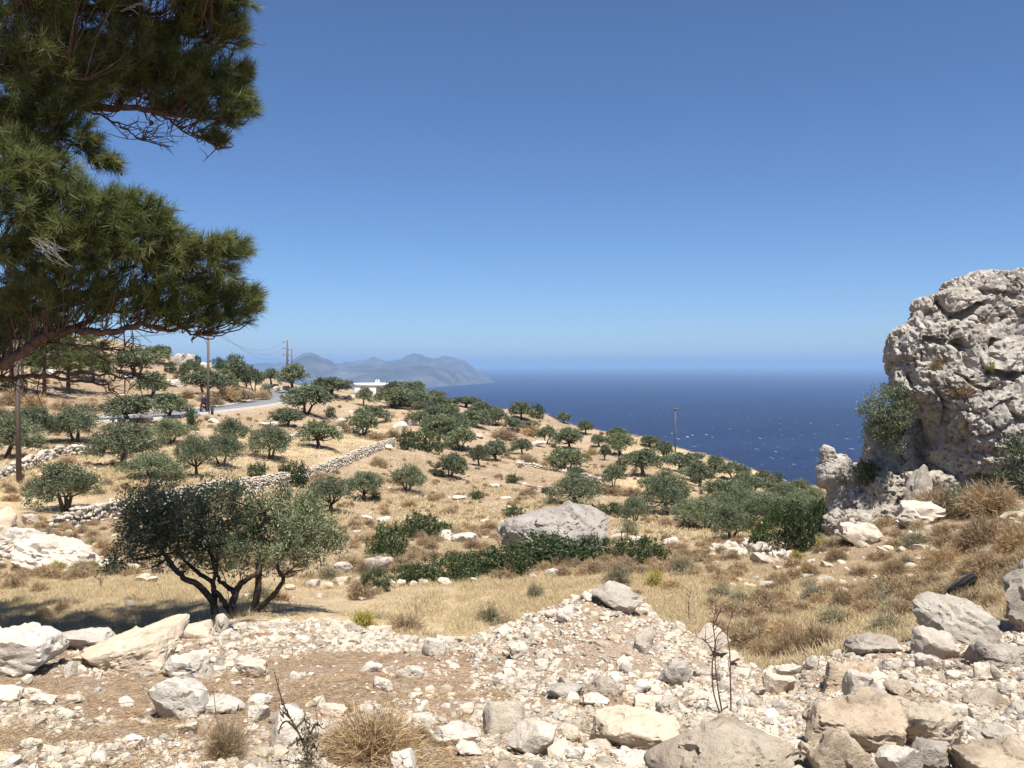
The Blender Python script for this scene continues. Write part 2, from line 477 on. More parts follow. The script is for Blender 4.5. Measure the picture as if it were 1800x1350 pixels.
for a_ in (-1.15, -0.9, -0.7, -0.35, 0.0, 0.35, 0.7, 0.9, 1.15):
    for r_, z_ in ((2.0, 0.0), (2.7, -0.1), (3.5, -0.22), (5.5, -0.65), (8.0, -1.15), (11.5, -1.7)):
        if abs(a_) > 0.6 or r_ < 3:
            ctrl.append((math.sin(a_) * r_, math.cos(a_) * r_, z_))
CT = np.array(ctrl)
AZW = 1.7
def _par(X, Y):
    az = np.clip(np.arctan2(X, np.maximum(Y, 1e-3)), -1.15, 1.15)
    r = np.maximum(np.hypot(X, Y), 2.0)
    return np.stack([az * AZW, np.log(r)], -1)
CQ = _par(CT[:, 0], CT[:, 1])
def _ker(a, b):
    d2 = ((a[:, None, :] - b[None, :, :]) ** 2).sum(-1)
    return np.sqrt(d2 + 0.035 ** 2)
_A = _ker(CQ, CQ)
_n = len(CT)
_S = np.zeros((_n + 1, _n + 1)); _S[:_n, :_n] = _A; _S[_n, :_n] = 1; _S[:_n, _n] = 1
_w = np.linalg.solve(_S + np.diag([1e-4] * _n + [0]), np.append(CT[:, 2], 0))

CR = np.array(CREST, dtype=float)
def crest_y(az_u):
    return np.interp(az_u, CR[:, 0], CR[:, 2])

def rubble_w(X, Y):
    u = 900 + X / np.maximum(Y, 0.5) * F
    cy = crest_y(u)
    w = 1 - sstep(cy - 0.1, cy + 0.9, Y + 0.5 * noise(np.stack([X, Y, X * 0], 1) * 0.9, 40))
    return np.where(Y < 0.5, 1.0, w)

def ground_z(X, Y):
    X = np.atleast_1d(np.asarray(X, dtype=float)); Y = np.atleast_1d(np.asarray(Y, dtype=float))
    out = np.empty(len(X))
    for i in range(0, len(X), 40000):
        q = _par(X[i:i + 40000], Y[i:i + 40000])
        out[i:i + 40000] = _ker(q, CQ) @ _w[:_n] + _w[_n]
    r = np.hypot(X, Y)
    P = np.stack([X, Y, np.zeros_like(X)], 1)
    out += fbm(P * 0.45, 4, 21) * 0.07 * sstep(3, 9, r) * (1 + 1.5 * sstep(25, 80, r))
    out += fbm(P * 0.09, 3, 33) * 0.35 * sstep(45, 120, r)
    rw = rubble_w(X, Y)
    near = r < 20
    if near.any():
        out[near] += rw[near] * (fbm(P[near] * 2.6, 4, 51) * 0.035 + np.maximum(fbm(P[near] * 1.1, 3, 57), -0.2) * 0.07)
    return out
def gz(x, y): return float(ground_z([x], [y])[0])

_YS = np.exp(np.linspace(math.log(3.2), math.log(420), 700))
def at(u, v, ymin=3.2, Y=None):
    """the spot on the ground that the photo shows at column u, row v"""
    if Y is not None:
        x = (u - 900) / F * Y
        return Vector((x, Y, gz(x, Y)))
    ys = _YS[_YS >= ymin]
    xs = (u - 900) / F * ys
    g = ground_z(xs, ys) - (EYE - (v - HOR) / F * ys)
    hit = np.nonzero(g >= 0)[0]
    if len(hit) == 0:
        lim = ys < 220
        i = int(np.argmax((g / ys)[lim]))
    else:
        i = int(hit[0])
        if i > 0:
            t = g[i - 1] / (g[i - 1] - g[i])
            y = ys[i - 1] * (1 - t) + ys[i] * t
            x = (u - 900) / F * y
            return Vector((x, y, gz(x, y)))
    return Vector((xs[i], ys[i], gz(xs[i], ys[i])))

# road centre line
ROAD_PX = [(-160, 748, 80), (0, 743, 82), (120, 739.5, 85), (210, 736, 90), (290, 729, 97), (348, 722.5, 105), (430, 713, 117), (475, 704, 128), (494, 697, 140), (494, 690, 152), (482, 686, 166), (440, 684, 180)]
ROAD = spline([spot(*r) for r in ROAD_PX], 10)
def road_dist(X, Y):
    d = np.full(len(X), 1e9); z = np.zeros(len(X))
    for a in range(len(ROAD)):
        q = (X - ROAD[a, 0]) ** 2 + (Y - ROAD[a, 1]) ** 2
        m = q < d; d = np.where(m, q, d); z = np.where(m, ROAD[a, 2], z)
    return np.sqrt(d), z

# polar sheet round the camera: fine in the view, coarse behind
az = np.concatenate([np.linspace(-math.pi, -0.75, 60, endpoint=False), np.linspace(-0.75, 0.75, 560), np.linspace(0.75, math.pi, 61)[1:]])
rr = np.concatenate([np.exp(np.linspace(math.log(0.35), math.log(3.4), 24, endpoint=False)), np.exp(np.linspace(math.log(3.4), math.log(18), 240, endpoint=False)),
                     np.exp(np.linspace(math.log(18), math.log(235), 240, endpoint=False)), np.exp(np.linspace(math.log(235), math.log(1400), 40))])
AZ, RR = np.meshgrid(az, rr)
GX = (np.sin(AZ) * RR).ravel(); GY = (np.cos(AZ) * RR).ravel()
GYc = np.where(GY < 0, np.abs(GX) * 0.3, GY)
GZ = ground_z(GX, np.where(GY < 0, 0.0, GY))
m_far = GY > 60
rd = np.full(len(GX), 99.0); rz = np.zeros(len(GX))
rd[m_far], rz[m_far] = road_dist(GX[m_far], GY[m_far])
wr = 1 - sstep(2.4, 5.0, rd)
GZ = GZ * (1 - wr) + (rz - 0.08) * wr
na = len(az)
ii = np.arange(len(rr) - 1)[:, None] * na; jj = np.arange(na - 1)[None, :]
GF = np.stack([ii + jj, ii + jj + 1, ii + na + jj + 1, ii + na + jj], -1).reshape(-1, 4)[:, ::-1]
GV = np.stack([GX, GY, GZ], 1)
GV = np.vstack([GV, [[0, 0, gz(0, 0.35)]]])
capf = np.stack([np.arange(na - 1), np.full(na - 1, len(GV) - 1), np.arange(1, na)], 1)
rub = np.append(rubble_w(GX, np.where(GY < 0, 0.3, GY)), 1.0)
uu = 900 + GX / np.maximum(GY, 0.5) * F
field = sstep(12, 14, GY) * (1 - sstep(19.5, 23, GY)) * (1 - 0.75 * sstep(1250, 1450, uu))
# the terrace above the dry stone wall is clean yellow stubble
wall_y = np.interp(uu, [-400, 150, 240, 500, 600, 690, 720], [34, 34, 37, 60, 78, 98, 140])
terr = sstep(-2, 3, GY - wall_y) * (1 - sstep(690, 730, uu)) * (1 - sstep(0.6, 1.0, (GY - wall_y) / 38)) * sstep(15, 20, GY)
t2 = sstep(1050, 1120, uu) * (1 - sstep(1330, 1400, uu)) * sstep(75, 90, GY) * (1 - sstep(135, 150, GY))
field = np.append(np.clip(field + terr * 0.8 + t2 * 0.9, 0, 1), 0)
brown = np.append(sstep(1250, 1600, uu) * sstep(12, 15, GY) * (1 - sstep(30, 40, GY)) + 0.6 * sstep(400, 250, uu) * sstep(92, 105, GY), 0)

t = NT('dry_hillside_ground'); P = t.pos()
n1 = t.noise(P, 0.55, 8, 0.62); n2 = t.noise(P, 3.0, 6, 0.65); n3 = t.noise(P, 11.0, 6, 0.7); n4 = t.noise(P, 0.13, 5, 0.6)
straw = t.ramp(n2, [(0.28, (0.39, 0.295, 0.175)), (0.5, (0.50, 0.40, 0.25)), (0.72, (0.58, 0.48, 0.32))])
scrub = t.ramp(n2, [(0.28, (0.235, 0.17, 0.115)), (0.46, (0.37, 0.285, 0.195)), (0.7, (0.465, 0.375, 0.265))])
mixf = t.math('ADD', t.attr('field'), t.math('MULTIPLY', t.math('SUBTRACT', n1, 0.5), 1.3))
c = t.mix(t.ramp(mixf, [(0.2, 0.0), (0.75, 1.0)]), scrub, straw)
c = t.mix(t.math('MULTIPLY', t.attr('brown'), 0.55), c, (0.30, 0.21, 0.135))
patch = t.ramp(n4, [(0.36, (0.74, 0.70, 0.68)), (0.52, (0.95, 0.91, 0.89)), (0.66, (1.06, 1.03, 1.0))])
c = t.mix(1.0, c, patch, 'MULTIPLY')
soilpatch = t.ramp(n1, [(0.56, 0.0), (0.68, 0.5)])
c = t.mix(soilpatch, c, (0.40, 0.33, 0.255))
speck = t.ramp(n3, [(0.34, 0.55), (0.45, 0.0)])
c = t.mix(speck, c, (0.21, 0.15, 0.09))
tan_ = t.ramp(t.noise(P, 28, 5, 0.7), [(0.62, 0.0), (0.72, 0.65)])
c = t.mix(tan_, c, (0.50, 0.45, 0.38))
soil = t.ramp(t.noise(P, 6.0, 8, 0.7), [(0.25, (0.25, 0.165, 0.105)), (0.5, (0.36, 0.25, 0.165)), (0.75, (0.47, 0.355, 0.25))])
gr = t.ramp(t.voro(P, 34.0), [(0.28, (0.54, 0.49, 0.42)), (0.42, (0.41, 0.325, 0.245)), (0.7, (0.30, 0.21, 0.15))])
soil = t.mix(t.ramp(t.noise(P, 1.4, 4, 0.6), [(0.42, 0.1), (0.62, 0.8)]), soil, gr)
gr2 = t.ramp(t.voro(P, 85.0), [(0.22, (0.55, 0.49, 0.41)), (0.36, (0.40, 0.31, 0.225)), (0.7, (0.30, 0.205, 0.14))])
soil = t.mix(t.ramp(t.noise(P, 2.3, 5, 0.65), [(0.46, 0.0), (0.6, 0.75)]), soil, gr2)
lit = t.ramp(t.noise(P, 60, 3, 0.7), [(0.60, 0.0), (0.70, 0.5)])
soil = t.mix(lit, soil, (0.14, 0.09, 0.06))
c = t.mix(t.attr('rubble'), c, soil)
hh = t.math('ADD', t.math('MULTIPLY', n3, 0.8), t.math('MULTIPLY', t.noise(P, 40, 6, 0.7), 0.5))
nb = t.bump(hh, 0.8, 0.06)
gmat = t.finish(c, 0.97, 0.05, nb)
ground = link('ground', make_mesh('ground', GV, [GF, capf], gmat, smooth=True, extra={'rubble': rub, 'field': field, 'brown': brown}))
tag(ground, 'dry rocky hillside of straw grass falling towards the sea', kind='structure')

# ------------------------------------------------------------------ road with pale concrete edge
def strip(off0, off1, dz0, dz1, top_only=True):
    T = unit(np.gradient(ROAD, axis=0)); Nn = unit(np.stack([T[:, 1], -T[:, 0], np.zeros(len(T))], 1))
    a = ROAD + Nn * off0 + [0, 0, dz0]; b = ROAD + Nn * off1 + [0, 0, dz1]
    return a, b
a, b = strip(-2.7, 2.7, 0.02, 0.02)
n = len(ROAD)
V = np.vstack([a, b, a - [0, 0, 0.3], b - [0, 0, 0.3]])
i = np.arange(n - 1)
Q = np.vstack([np.stack([i, i + 1, n + i + 1, n + i], 1), np.stack([n + i, n + i + 1, 3 * n + i + 1, 3 * n + i], 1), np.stack([i + 1, i, 2 * n + i, 2 * n + i + 1], 1)])
road = link('road', make_mesh('road', V, Q[:, ::-1], plain_mat('worn_asphalt', (0.20, 0.20, 0.205), 0.9, 0.2, 0.12, 1.2, 0.2)))
tag(road, 'grey asphalt road curving along the hillside', kind='structure')
kmat = plain_mat('pale_concrete', (0.42, 0.40, 0.36), 0.9, 0.1, 0.15, 2.0, 0.3)
for s in (1, -1):
    a, b = strip(2.7 * s, 3.05 * s, 0.13, 0.13)
    V = np.vstack([a, b, a - [0, 0, 0.5], b - [0, 0, 1.2]])
    q = [np.stack([i, i + 1, n + i + 1, n + i], 1), np.stack([n + i, n + i + 1, 3 * n + i + 1, 3 * n + i], 1), np.stack([i + 1, i, 2 * n + i, 2 * n + i + 1], 1)]
    Q = np.vstack(q)
    if s > 0: Q = Q[:, ::-1]
    k = link('road_kerb', make_mesh('road_kerb', V, Q, kmat))
    tag(k, 'pale concrete kerb along the near edge of the road' if s > 0 else 'pale concrete kerb along the far edge of the road', kind='structure')

# ------------------------------------------------------------------ sea
SEA = -272.0
t = NT('deep_blue_sea'); P = t.pos()
mp = t.new('ShaderNodeMapping'); mp.inputs['Scale'].default_value = (1.0, 1.6, 1.0); t.ln(P, mp.inputs['Vector'])
w1 = t.noise(mp.outputs[0], 0.02, 6, 0.6); w2 = t.noise(mp.outputs[0], 0.0011, 5, 0.6)
c = t.ramp(w2, [(0.32, (0.001, 0.006, 0.034)), (0.66, (0.004, 0.018, 0.070))])
c = t.mix(t.ramp(w1, [(0.35, 0.0), (0.7, 0.5)]), c, (0.007, 0.026, 0.088))
mf = t.new('ShaderNodeMapping'); mf.inputs['Scale'].default_value = (1.0, 0.22, 1.0); t.ln(P, mf.inputs['Vector'])
foam = t.ramp(t.noise(mf.outputs[0], 0.055, 3, 0.55), [(0.672, 0.0), (0.715, 1.0)])
foam = t.math('MULTIPLY', foam, t.ramp(t.noise(P, 0.0016, 3, 0.6), [(0.35, 0.25), (0.6, 1.0)]))
c = t.mix(foam, c, (0.50, 0.54, 0.60))
h = t.math('ADD', t.noise(mp.outputs[0], 0.045, 5, 0.6), t.noise(mp.outputs[0], 0.18, 4, 0.6))
nb_ = t.bump(h, 1.0, 4.0)
smat = t.finish(c, 1.0, 0.0, nb_)
gls = t.new('ShaderNodeBsdfGlossy'); gls.inputs['Roughness'].default_value = 0.35; gls.inputs['Color'].default_value = (1, 1, 1, 1); t.ln(nb_, gls.inputs['Normal'])
mxs = t.new('ShaderNodeMixShader'); mxs.inputs[0].default_value = 0.04
t.ln(t.p.outputs[0], mxs.inputs[1]); t.ln(gls.outputs[0], mxs.inputs[2]); t.ln(mxs.outputs[0], t.out.inputs['Surface'])
SX = np.linspace(-60000, 60000, 41); SY = np.concatenate([[-3000, 0, 300, 600], np.geomspace(900, 59000, 50)])
A, B = np.meshgrid(SX, SY)
ii = np.arange(len(SY) - 1)[:, None] * 41; jj = np.arange(40)[None, :]
Q = np.stack([ii + jj, ii + jj + 1, ii + 41 + jj + 1, ii + 41 + jj], -1).reshape(-1, 4)
sea = link('sea', make_mesh('sea', np.stack([A.ravel(), B.ravel(), np.full(A.size, SEA)], 1), Q, smat))
tag(sea, 'deep blue sea with small whitecaps reaching the hazy horizon', kind='structure')

# ------------------------------------------------------------------ distant mountains across the water
mu = np.linspace(150, 905, 420); my = np.linspace(9300, 19500, 150)
front = np.interp(mu, [150, 440, 480, 508, 520, 532, 548, 566, 590, 620, 650, 690, 720, 745, 775, 800, 830, 860, 885, 905], [682, 676, 660, 642, 630, 624, 623, 629, 641, 644, 645, 643, 641, 641, 647, 654, 663, 669, 672.5, 676])
back = np.interp(mu, [150, 560, 600, 640, 655, 680, 705, 728, 742, 760, 780, 795, 815, 835, 850, 870, 905], [640, 640, 640, 634, 629, 634, 631, 622, 627, 631, 627, 628, 634, 650, 660, 668, 676])
coast = np.interp(mu, [150, 700, 760, 790, 820, 860, 888, 905], [9400, 9600, 10100, 10900, 11600, 12600, 13000, 13800])
U, Yg = np.meshgrid(mu, my)
X = (U - 900) / F * Yg
yf = np.maximum(coast + 2300, 12600 + 0 * mu)
yf = np.where(mu > 800, coast + 900, yf)
Hf = EYE - (front - HOR) / F * yf - SEA
Hb = EYE - (back - HOR) / F * 17000 - SEA
bf = np.where(Yg < yf, sstep(0, 1, np.clip((Yg - coast) / (yf - coast), 0, 1)) ** 0.85, 1 - sstep(0, 2600, Yg - yf))
bb = 1 - np.clip(np.abs(Yg - 17000) / 3000, 0, 1)
P3 = np.stack([X.ravel(), Yg.ravel(), 0 * X.ravel()], 1)
rg = fbm(P3 / 900.0, 6, 5, 0.6, ridged=True).reshape(X.shape)
H = np.maximum(Hf * bf, Hb * bb ** 0.9) * (1 + 0.0 * rg)
H = H + fbm(P3 / 420.0, 4, 9, .6).reshape(X.shape) * 8 * sstep(15, 90, H) + (rg - 1.25) * 60 * sstep(15, 140, H) * (1 - 0.75 * np.maximum(bf * (np.abs(Yg - yf) < 400), bb > 0.97))
H = np.where(Yg < coast, -30, H) - 8
V = np.stack([X.ravel(), Yg.ravel(), (SEA + H).ravel()], 1)
ii = np.arange(len(my) - 1)[:, None] * len(mu); jj = np.arange(len(mu) - 1)[None, :]
Q = np.stack([ii + jj, ii + jj + 1, ii + len(mu) + jj + 1, ii + len(mu) + jj], -1).reshape(-1, 4)
t = NT('distant_mountain_rock'); P = t.pos()
c = t.ramp(t.noise(P, 0.0022, 9, 0.7), [(0.32, (0.035, 0.042, 0.040)), (0.5, (0.075, 0.078, 0.073)), (0.66, (0.15, 0.148, 0.138))])
mt = link('mountains', make_mesh('mountains', V, Q, t.finish(c, 0.95, 0.05), smooth=True))
tag(mt, 'hazy blue mountain headland across the water', kind='structure')

# ------------------------------------------------------------------ air
hz = NT('sea_haze')
hz.n.remove(hz.p)
pv = hz.new('ShaderNodeVolumePrincipled')
pv.inputs['Color'].default_value = (0.40, 0.63, 1.0, 1)
pv.inputs['Density'].default_value = 5.8e-5
pv.inputs['Anisotropy'].default_value = 0.0
hz.ln(pv.outputs[0], hz.out.inputs['Volume'])
mb = MB(); mb.box((0, 28400, (SEA - 330 + 190) / 2 - 20), (70000, 32000, 330))
haze = link('haze', mb.mesh('haze', hz.m))
zb, zt = SEA - 22, 215.0
for v in haze.data.vertices: v.co.z = zt if v.co.z > -200 else zb
tag(haze, kind='stuff')
# ------------------------------------------------------------------ registry used for the labels written at the end
REG = []
def reg(o, base, noun, cat, group, px, py, size=0.0, avoid=None):
    REG.append(dict(o=o, base=base, noun=noun, cat=cat, group=group, u=px, v=py, size=size))
    return o

# ------------------------------------------------------------------ plant builders
def crown_leaves(rs, blobs, nleaf, L, W, clump=18, spread=0.13, up=0.25, shell=(0.55, 1.0)):
    """leaves in small clumps through the shells of the blobs (cx,cy,cz,rx,ry,rz)"""
    B = np.asarray(blobs, dtype=float)
    wgt = (B[:, 3] * B[:, 4]) ** 0.9; wgt /= wgt.sum()
    nc = max(1, nleaf // clump)
    bi = rs.choice(len(B), nc, p=wgt)
    d = unit(rs.normal(size=(nc, 3)) + [0, 0, up])
    rad = rs.uniform(shell[0], shell[1], nc)[:, None] ** 0.7
    C = B[bi, :3] + d * rad * B[bi, 3:6]
    ci = np.repeat(np.arange(nc), clump)
    out = d[ci]
    twig = unit(out + rs.normal(size=(nc, 3))[ci] * 0.55)
    s = rs.uniform(-1, 1, len(ci))[:, None]
    P = C[ci] + twig * s * spread * 1.2 + rs.normal(size=(len(ci), 3)) * spread * 0.55
    D = unit(twig * 0.8 + rs.normal(size=P.shape) * 0.75 + [0, 0, 0.15])
    N = unit(out * 0.7 + rs.normal(size=P.shape) * 0.65 + [0, 0, 0.25])
    V, Q = leaves(P, D, N, L * rs.uniform(0.7, 1.25, len(P)), W * rs.uniform(0.75, 1.2, len(P)))
    tint = np.clip(0.28 * rs.random(nc)[ci] + 0.72 * rs.random(len(P)) ** 1.3, 0, 1)
    return V, Q, tint

def olive_meshes(seed, nleaf, L, W, stems=1, form='umbrella', k=6):
    """nominal tree 3 m high, 3.6 m wide"""
    rs = np.random.default_rng(seed)
    blobs = []
    n = rs.integers(13, 20)
    lobes = rs.uniform(0, 6.28, 3)
    for i in range(n):
        a = i * 2.399 + rs.uniform(-.4, .4); q = math.sqrt((i + .4) / n)
        r = q * 1.3 * (1 + 0.22 * math.cos(2 * a + lobes[0]) + rs.uniform(-.12, .12))
        dome = 1 - q * q
        z = (1.40 + 0.95 * dome * rs.uniform(.75, 1.05) if form == 'umbrella' else 1.05 + 1.3 * dome * rs.uniform(.5, 1.1)) + rs.uniform(-.25, .2)
        br = rs.uniform(0.40, 0.66)
        blobs.append((r * math.cos(a), r * math.sin(a), z, br, br, br * rs.uniform(.8, 1.1)))
    cr = crown_leaves(rs, blobs, nleaf, L, W)
    tk = MB()
    tops = []
    for s in range(stems):
        a = s * 6.28 / stems + rs.uniform(0, 1.5); lean = 0.12 if stems == 1 else rs.uniform(.25, .5)
        h = rs.uniform(.75, 1.05)
        b0 = np.array([0.07 * math.cos(a) * (stems > 1), 0.07 * math.sin(a) * (stems > 1), -0.25])
        p = spline([b0, b0 + [lean * .3 * math.cos(a), lean * .3 * math.sin(a), .25 + h * .3], [lean * math.cos(a) + rs.uniform(-.1, .1), lean * math.sin(a) + rs.uniform(-.1, .1), h]], 4)
        r0 = (0.15 if stems == 1 else 0.085) * rs.uniform(.85, 1.2)
        tk.tube(p, np.linspace(r0 * 1.25, r0 * .75, len(p)), k + 1)
        tops.append((p[-1], r0 * .7, p[len(p) // 2]))
    for b in blobs:
        c = np.array(b[:3])
        j = int(np.argmin([np.hypot(*(c[:2] - t_[0][:2])) for t_ in tops]))
        p0, r0, _ = tops[j]
        mid = p0 * .5 + c * .5 + rs.uniform(-.14, .14, 3) - [0, 0, .14]
        p = spline([p0 - [0, 0, .05], mid, c - [0, 0, b[5] * .2]], 3)
        tk.tube(p, np.linspace(r0 * .55, .016, len(p)), 4)
        for q in range(2):
            e = c + rs.normal(size=3) * [b[3], b[4], b[5]] * .6
            tk.tube([p[-3], p[-3] * .5 + e * .5 + rs.uniform(-.05, .05, 3), e], [.02, .014, .007], 3, cap=False)
    return cr, tk

def scl_mesh(name, cr, mat): return make_mesh(name, cr[0], cr[1], mat, tint=cr[2])

OL_HI, OL_LO = [], []
for i in range(7):
    cr, tk = olive_meshes(100 + i, 9000, 0.14, 0.048, stems=(1, 2, 1, 3, 1, 2, 3)[i], form=('round', 'round', 'umbrella')[i % 3])
    OL_HI.append((scl_mesh('crown', cr, M['olive']), tk.mesh('trunk', M['bark'], True)))
for i in range(6):
    cr, tk = olive_meshes(200 + i, 5200, 0.21, 0.08, stems=(1, 1, 2, 1, 3, 1)[i], form=('round', 'round', 'umbrella')[i % 3], k=5)
    OL_LO.append((scl_mesh('crown', cr, M['olive']), tk.mesh('trunk', M['bark'], True)))

def shrub_meshes(seed, nleaf, L, W, spiky=0.25, low=False):
    """nominal shrub 2 m wide, 1 m high"""
    rs = np.random.default_rng(seed)
    blobs = []
    for i in range(11):
        a = i * 2.399 + rs.uniform(-.5, .5); q = math.sqrt((i + .3) / 11) * .78
        z = 0.30 + 0.42 * (1 - q * q) * rs.uniform(.7, 1.15)
        br = rs.uniform(.24, .36)
        blobs.append((q * math.cos(a), q * math.sin(a), z, br, br, br * .85))
        if not low: blobs.append((q * 1.02 * math.cos(a), q * 1.02 * math.sin(a), .16, br, br, .2))
    cr = crown_leaves(rs, blobs, nleaf, L, W, 14, .07, up=.5, shell=(.5, 1.05))
    vs, qs, ts = [cr[0]], [cr[1]], [cr[2]]
    nn = len(cr[0])
    for i in range(int(26 * spiky)):                      # upright shoots
        b = blobs[rs.integers(len(blobs))]
        p0 = np.array(b[:3]) + [0, 0, b[5] * .7]
        m = 26
        hgt = rs.uniform(.14, .38)
        tt = rs.random(m)
        P = p0 + np.outer(tt, [rs.uniform(-.1, .1), rs.uniform(-.1, .1), hgt])
        D = unit(rs.normal(size=(m, 3)) + [0, 0, .7])
        V, Q = leaves(P, D, unit(rs.normal(size=(m, 3)) + [0, 0, .4]), L, W)
        vs.append(V); qs.append(Q + nn); ts.append(rs.random(m)); nn += len(V)
    tk = MB()
    for b in blobs[:9]:
        tk.tube([(b[0] * .15, b[1] * .15, -.12), (b[0] * .6, b[1] * .6, .14), b[:3]], [.03, .02, .01], 4, cap=False)
    return (np.concatenate(vs), np.concatenate(qs), np.concatenate(ts)), tk

SH = []
for i in range(5):
    cr, tk = shrub_meshes(300 + i, 4200, .085, .042, spiky=(.1, .8, .1, .16, .2)[i])
    SH.append((scl_mesh('foliage', cr, M['evergreen']), tk.mesh('stems', M['bark'])))
SHO = []
for i in range(3):
    cr, tk = shrub_meshes(340 + i, 4600, .085, .030, spiky=0)
    SHO.append((scl_mesh('foliage', cr, M['olive']), tk.mesh('stems', M['bark'])))

def dry_meshes(seed, n, mat, w=.008, open_=.5):
    """dead spiny cushion, nominal 1 m wide, .5 m high"""
    rs = np.random.default_rng(seed)
    d = unit(rs.normal(size=(n, 3)) * [1, 1, .75] + [0, 0, open_])
    d[:, 2] = np.abs(d[:, 2])
    ln_ = rs.uniform(.62, 1.0, n) * (1 + .18 * np.sin(3 * np.arctan2(d[:, 1], d[:, 0]) + seed))
    T = d * ln_[:, None] * [.5, .5, .5]
    P0 = T * rs.uniform(.0, .55, n)[:, None]
    V, Q = blades(P0, T - P0, np.linalg.norm(T - P0, axis=1), w)
    m = n * 2
    ti = rs.integers(0, n, m)
    P1 = T[ti] * rs.uniform(.55, 1.0, m)[:, None]
    D1 = unit(d[ti] + rs.normal(size=(m, 3)) * .8)
    V1, Q1 = blades(P1, D1, rs.uniform(.06, .15, m), w * 1.1)
    tint = np.concatenate([rs.random(n) * .5, .25 + .75 * rs.random(m)])
    return make_mesh('twigs', np.vstack([V, V1]), np.vstack([Q, Q1 + len(V)]), mat, tint=tint)
DR = [dry_meshes(400 + i, 700, M['dry'], .011) for i in range(4)] + [dry_meshes(410, 520, M['palegrass'], .012, .7), dry_meshes(411, 420, M['yellowweed'], .014, 1.3)]
DRN = [dry_meshes(420, 2600, M['dry'], .0055), dry_meshes(421, 2200, M['dry'], .0055, .8)]

def pine_meshes(seed, height=9.0):
    rs = np.random.default_rng(seed)
    P, D, tk = [], [], MB()
    tp = spline([(0, 0, -.3), (rs.uniform(-.2, .2), 0, height * .45), (rs.uniform(-.5, .5), rs.uniform(-.3, .3), height * .95)], 8)
    tk.tube(tp, np.linspace(.2, .04, len(tp)), 7)
    for i in range(34):
        tz = rs.uniform(.36, 1.0); z = height * tz
        a = i * 2.4 + rs.uniform(-.4, .4)
        ln_ = (1.15 - tz) * height * .42 * rs.uniform(.7, 1.15) + .3
        base = tp[min(len(tp) - 1, int(tz * (len(tp) - 1)))]
        e = base + [math.cos(a) * ln_, math.sin(a) * ln_, ln_ * .12 + rs.uniform(-.2, .3)]
        tk.tube([base, base * .5 + e * .5 - [0, 0, .1], e], [.05, .03, .012], 4, cap=False)
        for j in range(17):
            s = rs.uniform(.3, 1.05)
            c = base + (e - base) * s + rs.normal(size=3) * [.40, .40, .30]
            nb = 26
            P.append(np.repeat(c[None], nb, 0)); D.append(unit(rs.normal(size=(nb, 3)) + unit(e - base) * .8 + [0, 0, .35]))
    P = np.concatenate(P); D = np.concatenate(D)
    P = P + D * .03
    V, Q = blades(P, D, rs.uniform(.22, .38, len(P)), .05)
    return make_mesh('crown', V, Q, M['needle'], tint=np.repeat(rs.random(len(P) // 26), 26) * .5 + rs.random(len(P)) * .4), tk.mesh('trunk', M['pinebark'], True)
PN = [pine_meshes(500, 9.0), pine_meshes(501, 9.0)]

def stand(name, meshes, names, p, scale, rz, tilt=0.0):
    o = empty(name, p, rz, scale)
    o.rotation_euler = (tilt * math.cos(rz * 3), tilt * math.sin(rz * 5), rz)
    for me, nm in zip(meshes, names):
        link(nm, me, o)
    return o

